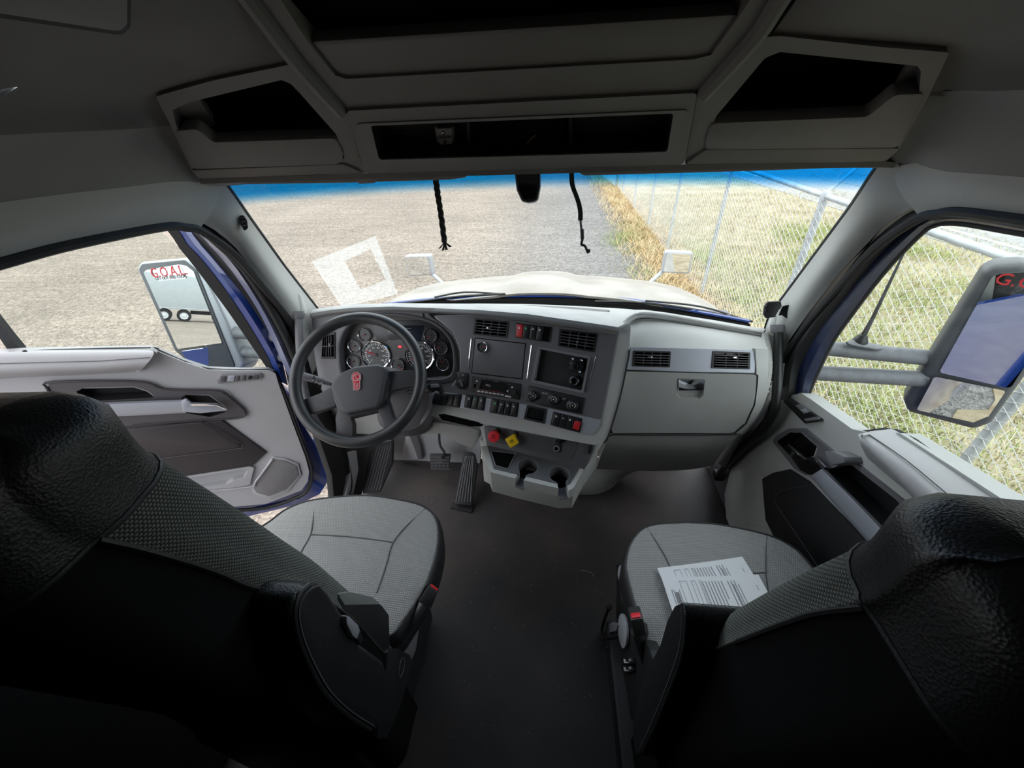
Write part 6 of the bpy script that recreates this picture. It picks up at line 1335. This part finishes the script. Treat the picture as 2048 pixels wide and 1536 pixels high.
plate('lever_slot', [(693, 1228), (718, 1250), (726, 1280), (722, 1290), (700, 1262)], Xd, M['black'], ds, th=.008, off=.004, rnd=.003)
Xh = Plane((-.335, .42, .7), (1, 0, 0))
plate('hip_bolster', [(672, 1190), (700, 1186), (745, 1196), (765, 1212), (778, 1230), (780, 1300), (770, 1318), (723, 1288), (694, 1236)], Xh, M['vinyls'], ds, th=.09, rnd=.015, bev=.012, seg=3)
plate('hip_bolster_top', [(674, 1187), (702, 1184), (745, 1194), (762, 1209), (750, 1209), (690, 1210)], Xh, M['clothp'], ds, th=.09, off=.001, rnd=.006, bev=.006)
box('seat_base', (-.62, .45, .25), (.46, .52, .44), M['skirt'], ds, .03)
Xs = Plane((-.325, .4, .5), (1, 0, 0))
plate('side_cover', [(776, 1300), (800, 1296), (822, 1310), (826, 1326), (800, 1420), (775, 1478), (755, 1480), (766, 1400)], Xs, M['skirt'], ds, th=.03, rnd=.01, bev=.006)
tube('cover_oval', [Xs.at(803 + 6 * math.cos(a) * .8 - 3 * math.sin(a), 1335 + 20 * math.sin(a), .001) for a in [k * .3927 for k in range(16)]], .0012, M['charl'], ds, 5, closed=True)
plate('side_trim', [(808, 1302), (832, 1258), (838, 1256), (832, 1300), (822, 1322)], Plane((-.335, .4, .5), (1, 0, 0)), M['charl'], ds, th=.02, rnd=.004)
M['buckle'] = mat('dark buckle plastic', (.035, .035, .037, 1), .4)
def buckle(root, p0, p1, pb):
    d = (p1 - p0).normalized(); w = (CAM - p1).normalized(); u = d.cross(w).normalized(); w = u.cross(d)
    L = (p1 - p0).length
    ob('buckle_sleeve', tube_bm([p0, p0.lerp(p1, .35), p0.lerp(p1, .74)], lambda s: .018 + .011 * s, 12, flat=.7), M['buckle'], root)
    b = ob('buckle', box_bm(p0.lerp(p1, .87), (.034, L * .28, .05), u, d), M['buckle'], root, bev=.005)
    ob('buckle_button', box_bm(p1 + d * .001 + w * pb, (.026, .008, .018), u, d), M['redb'], b, bev=.003)
    tube('buckle_stalk', [p0 - d * .05, p0], .007, M['bolt'], root, 8)
buckle(ds, at(789, 1296, Z=.56), at(868, 1176, Z=.63), .008)
box('seat_rail', (-.46, .36, .03), (.05, .6, .06), M['skirt'], ds, .008)
tube('red_strap', [at(720, 1484, Z=.3), at(735, 1492, Z=.3), at(742, 1502, Z=.28)], .008, MATS['dark red print'], ds, 8, flat=.4)
lathe('rail_bolt', at(748, 1512, Z=.12), (.2, -.4, 1), [(0, .02), (.008, .018), (.012, .006), (.012, 0)], M['bolt'], ds, 12)
# ---- passenger seat
ps = thing('passenger_seat', 'black and grey passenger seat seen from behind with papers on its cushion', 'seat', (.63, .5, 0))
cushion(ps, [(1300, 1300), (1269, 1228), (1248, 1150), (1246, 1120), (1257, 1082), (1286, 1051), (1340, 1042), (1428, 1044), (1530, 1064), (1583, 1086), (1619, 1117), (1660, 1180), (1640, 1260), (1500, 1320), (1380, 1330)], .57, .63,
        [[(1293, 1053), (1313, 1090), (1336, 1135), (1350, 1190)], [(1535, 1066), (1530, 1105), (1528, 1150), (1535, 1200)], [(1345, 1160), (1430, 1158), (1530, 1150)]], .965)
backrest(ps, .63, 0, 0, yo=.036)
Xp = Plane((.292, .3, 1), (-1, 0, 0))
ar = plate('armrest', [(1334, 1240), (1348, 1212), (1366, 1203), (1371, 1232), (1368, 1290), (1356, 1340), (1312, 1450), (1285, 1506), (1268, 1512), (1266, 1440), (1282, 1370), (1298, 1330), (1320, 1288)], Xp, M['vinyl'], ps, th=.12, rnd=.02, bev=.022, seg=4)
tube('armrest_stitch', [Xp.at(x, y, .0005) for x, y in ((1362, 1214), (1364, 1240), (1360, 1290), (1346, 1340), (1304, 1446), (1280, 1498))], .0014, M['thread'], ar, 5, sm=4)
box('seat_base', (.64, .42, .20), (.52, .58, .30), M['skirt'], ps, .02)
box('seat_foot', (.62, .34, .05), (.62, .74, .10), M['skirt'], ps, .012)
for y in (.12, .2, .62): lathe('base_bolt', (.308, y, .075), (-1, 0, 0), [(0, .006), (.006, .005), (.008, 0)], M['black'], ps, 10)
Xq = Plane((.335, .5, .45), (-1, 0, 0))
plate('side_panel', [(1234, 1130), (1246, 1128), (1262, 1228), (1300, 1300), (1322, 1372), (1300, 1424), (1262, 1440), (1246, 1340), (1232, 1230)], Xq, M['skirt'], ps, th=.03, rnd=.01, bev=.004)
plate('panel_insert', [(1233, 1128), (1250, 1150), (1252, 1236), (1234, 1226)], Xq, M['navyd'] if 'navyd' in MATS else M['black'], ps, th=.01, off=.004, rnd=.004)
def oval(name, c, a, b, rot, mt): 
    return plate(name, [(c[0] + a * math.cos(t_) * math.cos(rot) - b * math.sin(t_) * math.sin(rot), c[1] + a * math.cos(t_) * math.sin(rot) + b * math.sin(t_) * math.cos(rot)) for t_ in [k * math.pi / 12 for k in range(24)]], Xq, mt, ps, th=.010, off=.012, bev=.002)
M['knobw'] = mat('pale grey adjuster plastic', (.48, .50, .54, 1), .4)
oval('adjuster_paddle', (1244, 1262), 8, 35, -.06, M['knobw']); oval('adjuster_knob', (1241, 1147), 6, 17, 0, M['knobw'])
plate('adjuster_label', [(1239, 1174), (1246, 1172), (1249, 1206), (1244, 1202)], Xq, M['knobw'], ps, th=.008, off=.010, rnd=.002)
for y in (1322, 1338):
    s_ = plate('rocker_switch', [(1242, y - 6), (1262, y - 7), (1264, y + 6), (1244, y + 7)], Xq, M['black'], ps, th=.010, off=.012, rnd=.004, bev=.002)
    plate('switch_mark', [(1247, y - 4), (1250, y - 4), (1252, y + 2), (1257, y + 2), (1257, y + 4), (1248, y + 4)], Xq, M['white'], s_, th=.002, off=.0128, bev=0)
    for a, b, c_, d_ in ((1257, y - 3, 1262, y - 1), (1258.5, y - 5, 1260.5, y + 1)): plate('switch_mark', [(a, b), (c_, b), (c_, d_), (a, d_)], Xq, M['white'], s_, th=.002, off=.0128, bev=0)
tube('slide_lever', [at(1240, 1272, X=.33), at(1215, 1276, X=.30), at(1204, 1266, X=.30), at(1207, 1245, X=.30), at(1218, 1214, X=.30)], .006, M['black'], ps, 8, sm=4)
lathe('lever_grip', at(1217, 1216, X=.30), at(1223, 1200, X=.30) - at(1217, 1216, X=.30), [(0, -.004), (.008, -.002), (.012, .012), (.011, .020), (0, .022)], M['black'], ps, 14)
plate('slide_bracket', [(1212, 1252), (1226, 1243), (1236, 1248), (1232, 1262), (1214, 1266)], Plane((.318, .6, .3), (-1, 0, 0)), M['shellgrey'], ps, th=.01, rnd=.004)
buckle(ps, at(1300, 1345, Z=.46), at(1270, 1226, Z=.62), .012)
# ---- papers on the passenger seat
M['paper'] = mat('white paper', (.78, .80, .83, 1), .8)
M['ink'] = mat('grey printing ink', (.20, .21, .24, 1), .9)
def sheet(label, c4, Z, logo):
    P = [at(x, y, Z=Z) for x, y in c4]; t = thing('paper_sheet', label, 'paper', sum(P, Vector()) / 4)
    U_ = (P[1] - P[0]); V_ = (P[3] - P[0]); N_ = Vector((0, 0, 1))
    def q(s, v, dz=0.0): return P[0] + U_ * s + V_ * v + N_ * (dz + .012 * (s - .5) ** 2)
    loft('paper', [[q(i / 8, j / 5) for i in range(9)] for j in range(6)], M['paper'], t, 9, .0006)
    bm_ = bmesh.new(); r = random.Random(5 if logo else 6)
    def rect(s0, v0, s1, v1):
        a = [bm_.verts.new(q(s, v, .0009)) for s, v in ((s0, v0), (s1, v0), (s1, v1), (s0, v1))]; bm_.faces.new(a)
    for k in range(11):
        s = .40 + k * .032
        if k in (7,): continue
        rect(s, .12, s + .007, .12 + r.uniform(.4, .78))
    for s0, s1 in ((.17, .24), (.29, .33), (.37, .385)):
        for a in (s0, s1): rect(a, .10, a + .003, .92)
        rect(s0, .10, s1, .108); rect(s0, .91, s1, .92)
    rect(.92, .25, .926, .36); rect(.70, .2, .706, .8); rect(.75, .2, .756, .7)
    for s in (.06, .08, .135): rect(s, .30, s + .005, .70)
    ob('paper_print', bm_, M['ink'], t, smooth=False)
    if logo:
        b2_ = bmesh.new(); a = [b2_.verts.new(q(s, v, .001)) for s, v in ((.09, .36), (.125, .36), (.125, .60), (.09, .60))]; b2_.faces.new(a); ob('paper_logo', b2_, M['charl'], t, smooth=False)
sheet('printed white sheet underneath, poking out above the other sheet on the passenger seat', [(1314, 1137), (1484, 1114), (1540, 1200), (1352, 1228)], .592, False)
sheet('printed white sheet with a small logo lying on top on the passenger seat', [(1322, 1155), (1516, 1150), (1556, 1236), (1352, 1246)], .597, True)
# ---- windshield reflection, put in as a translucent film with a square hole
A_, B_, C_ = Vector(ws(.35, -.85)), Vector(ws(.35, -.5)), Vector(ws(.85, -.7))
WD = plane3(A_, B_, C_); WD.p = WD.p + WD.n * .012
md = bpy.data.materials.new('painted reflection film'); md.use_nodes = True; nt = md.node_tree; N_ = nt.nodes
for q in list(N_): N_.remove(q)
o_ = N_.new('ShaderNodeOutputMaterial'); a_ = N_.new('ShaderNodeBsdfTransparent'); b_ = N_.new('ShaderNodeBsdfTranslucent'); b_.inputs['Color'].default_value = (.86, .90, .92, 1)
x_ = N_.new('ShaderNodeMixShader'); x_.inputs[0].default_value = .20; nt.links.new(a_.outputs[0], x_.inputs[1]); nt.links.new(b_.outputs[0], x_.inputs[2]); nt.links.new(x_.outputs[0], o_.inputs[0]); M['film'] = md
wrefl = thing('windshield_reflection', 'windshield reflection built as translucent white film with a square cut out', 'reflection', WD.at(700, 540))
plate('reflection_film', [(623, 523), (751, 472), (796, 588), (684, 615)], WD, M['film'], wrefl, th=.0008, bev=0, holes=[[(689, 522), (742, 498), (771, 560), (721, 579)]])
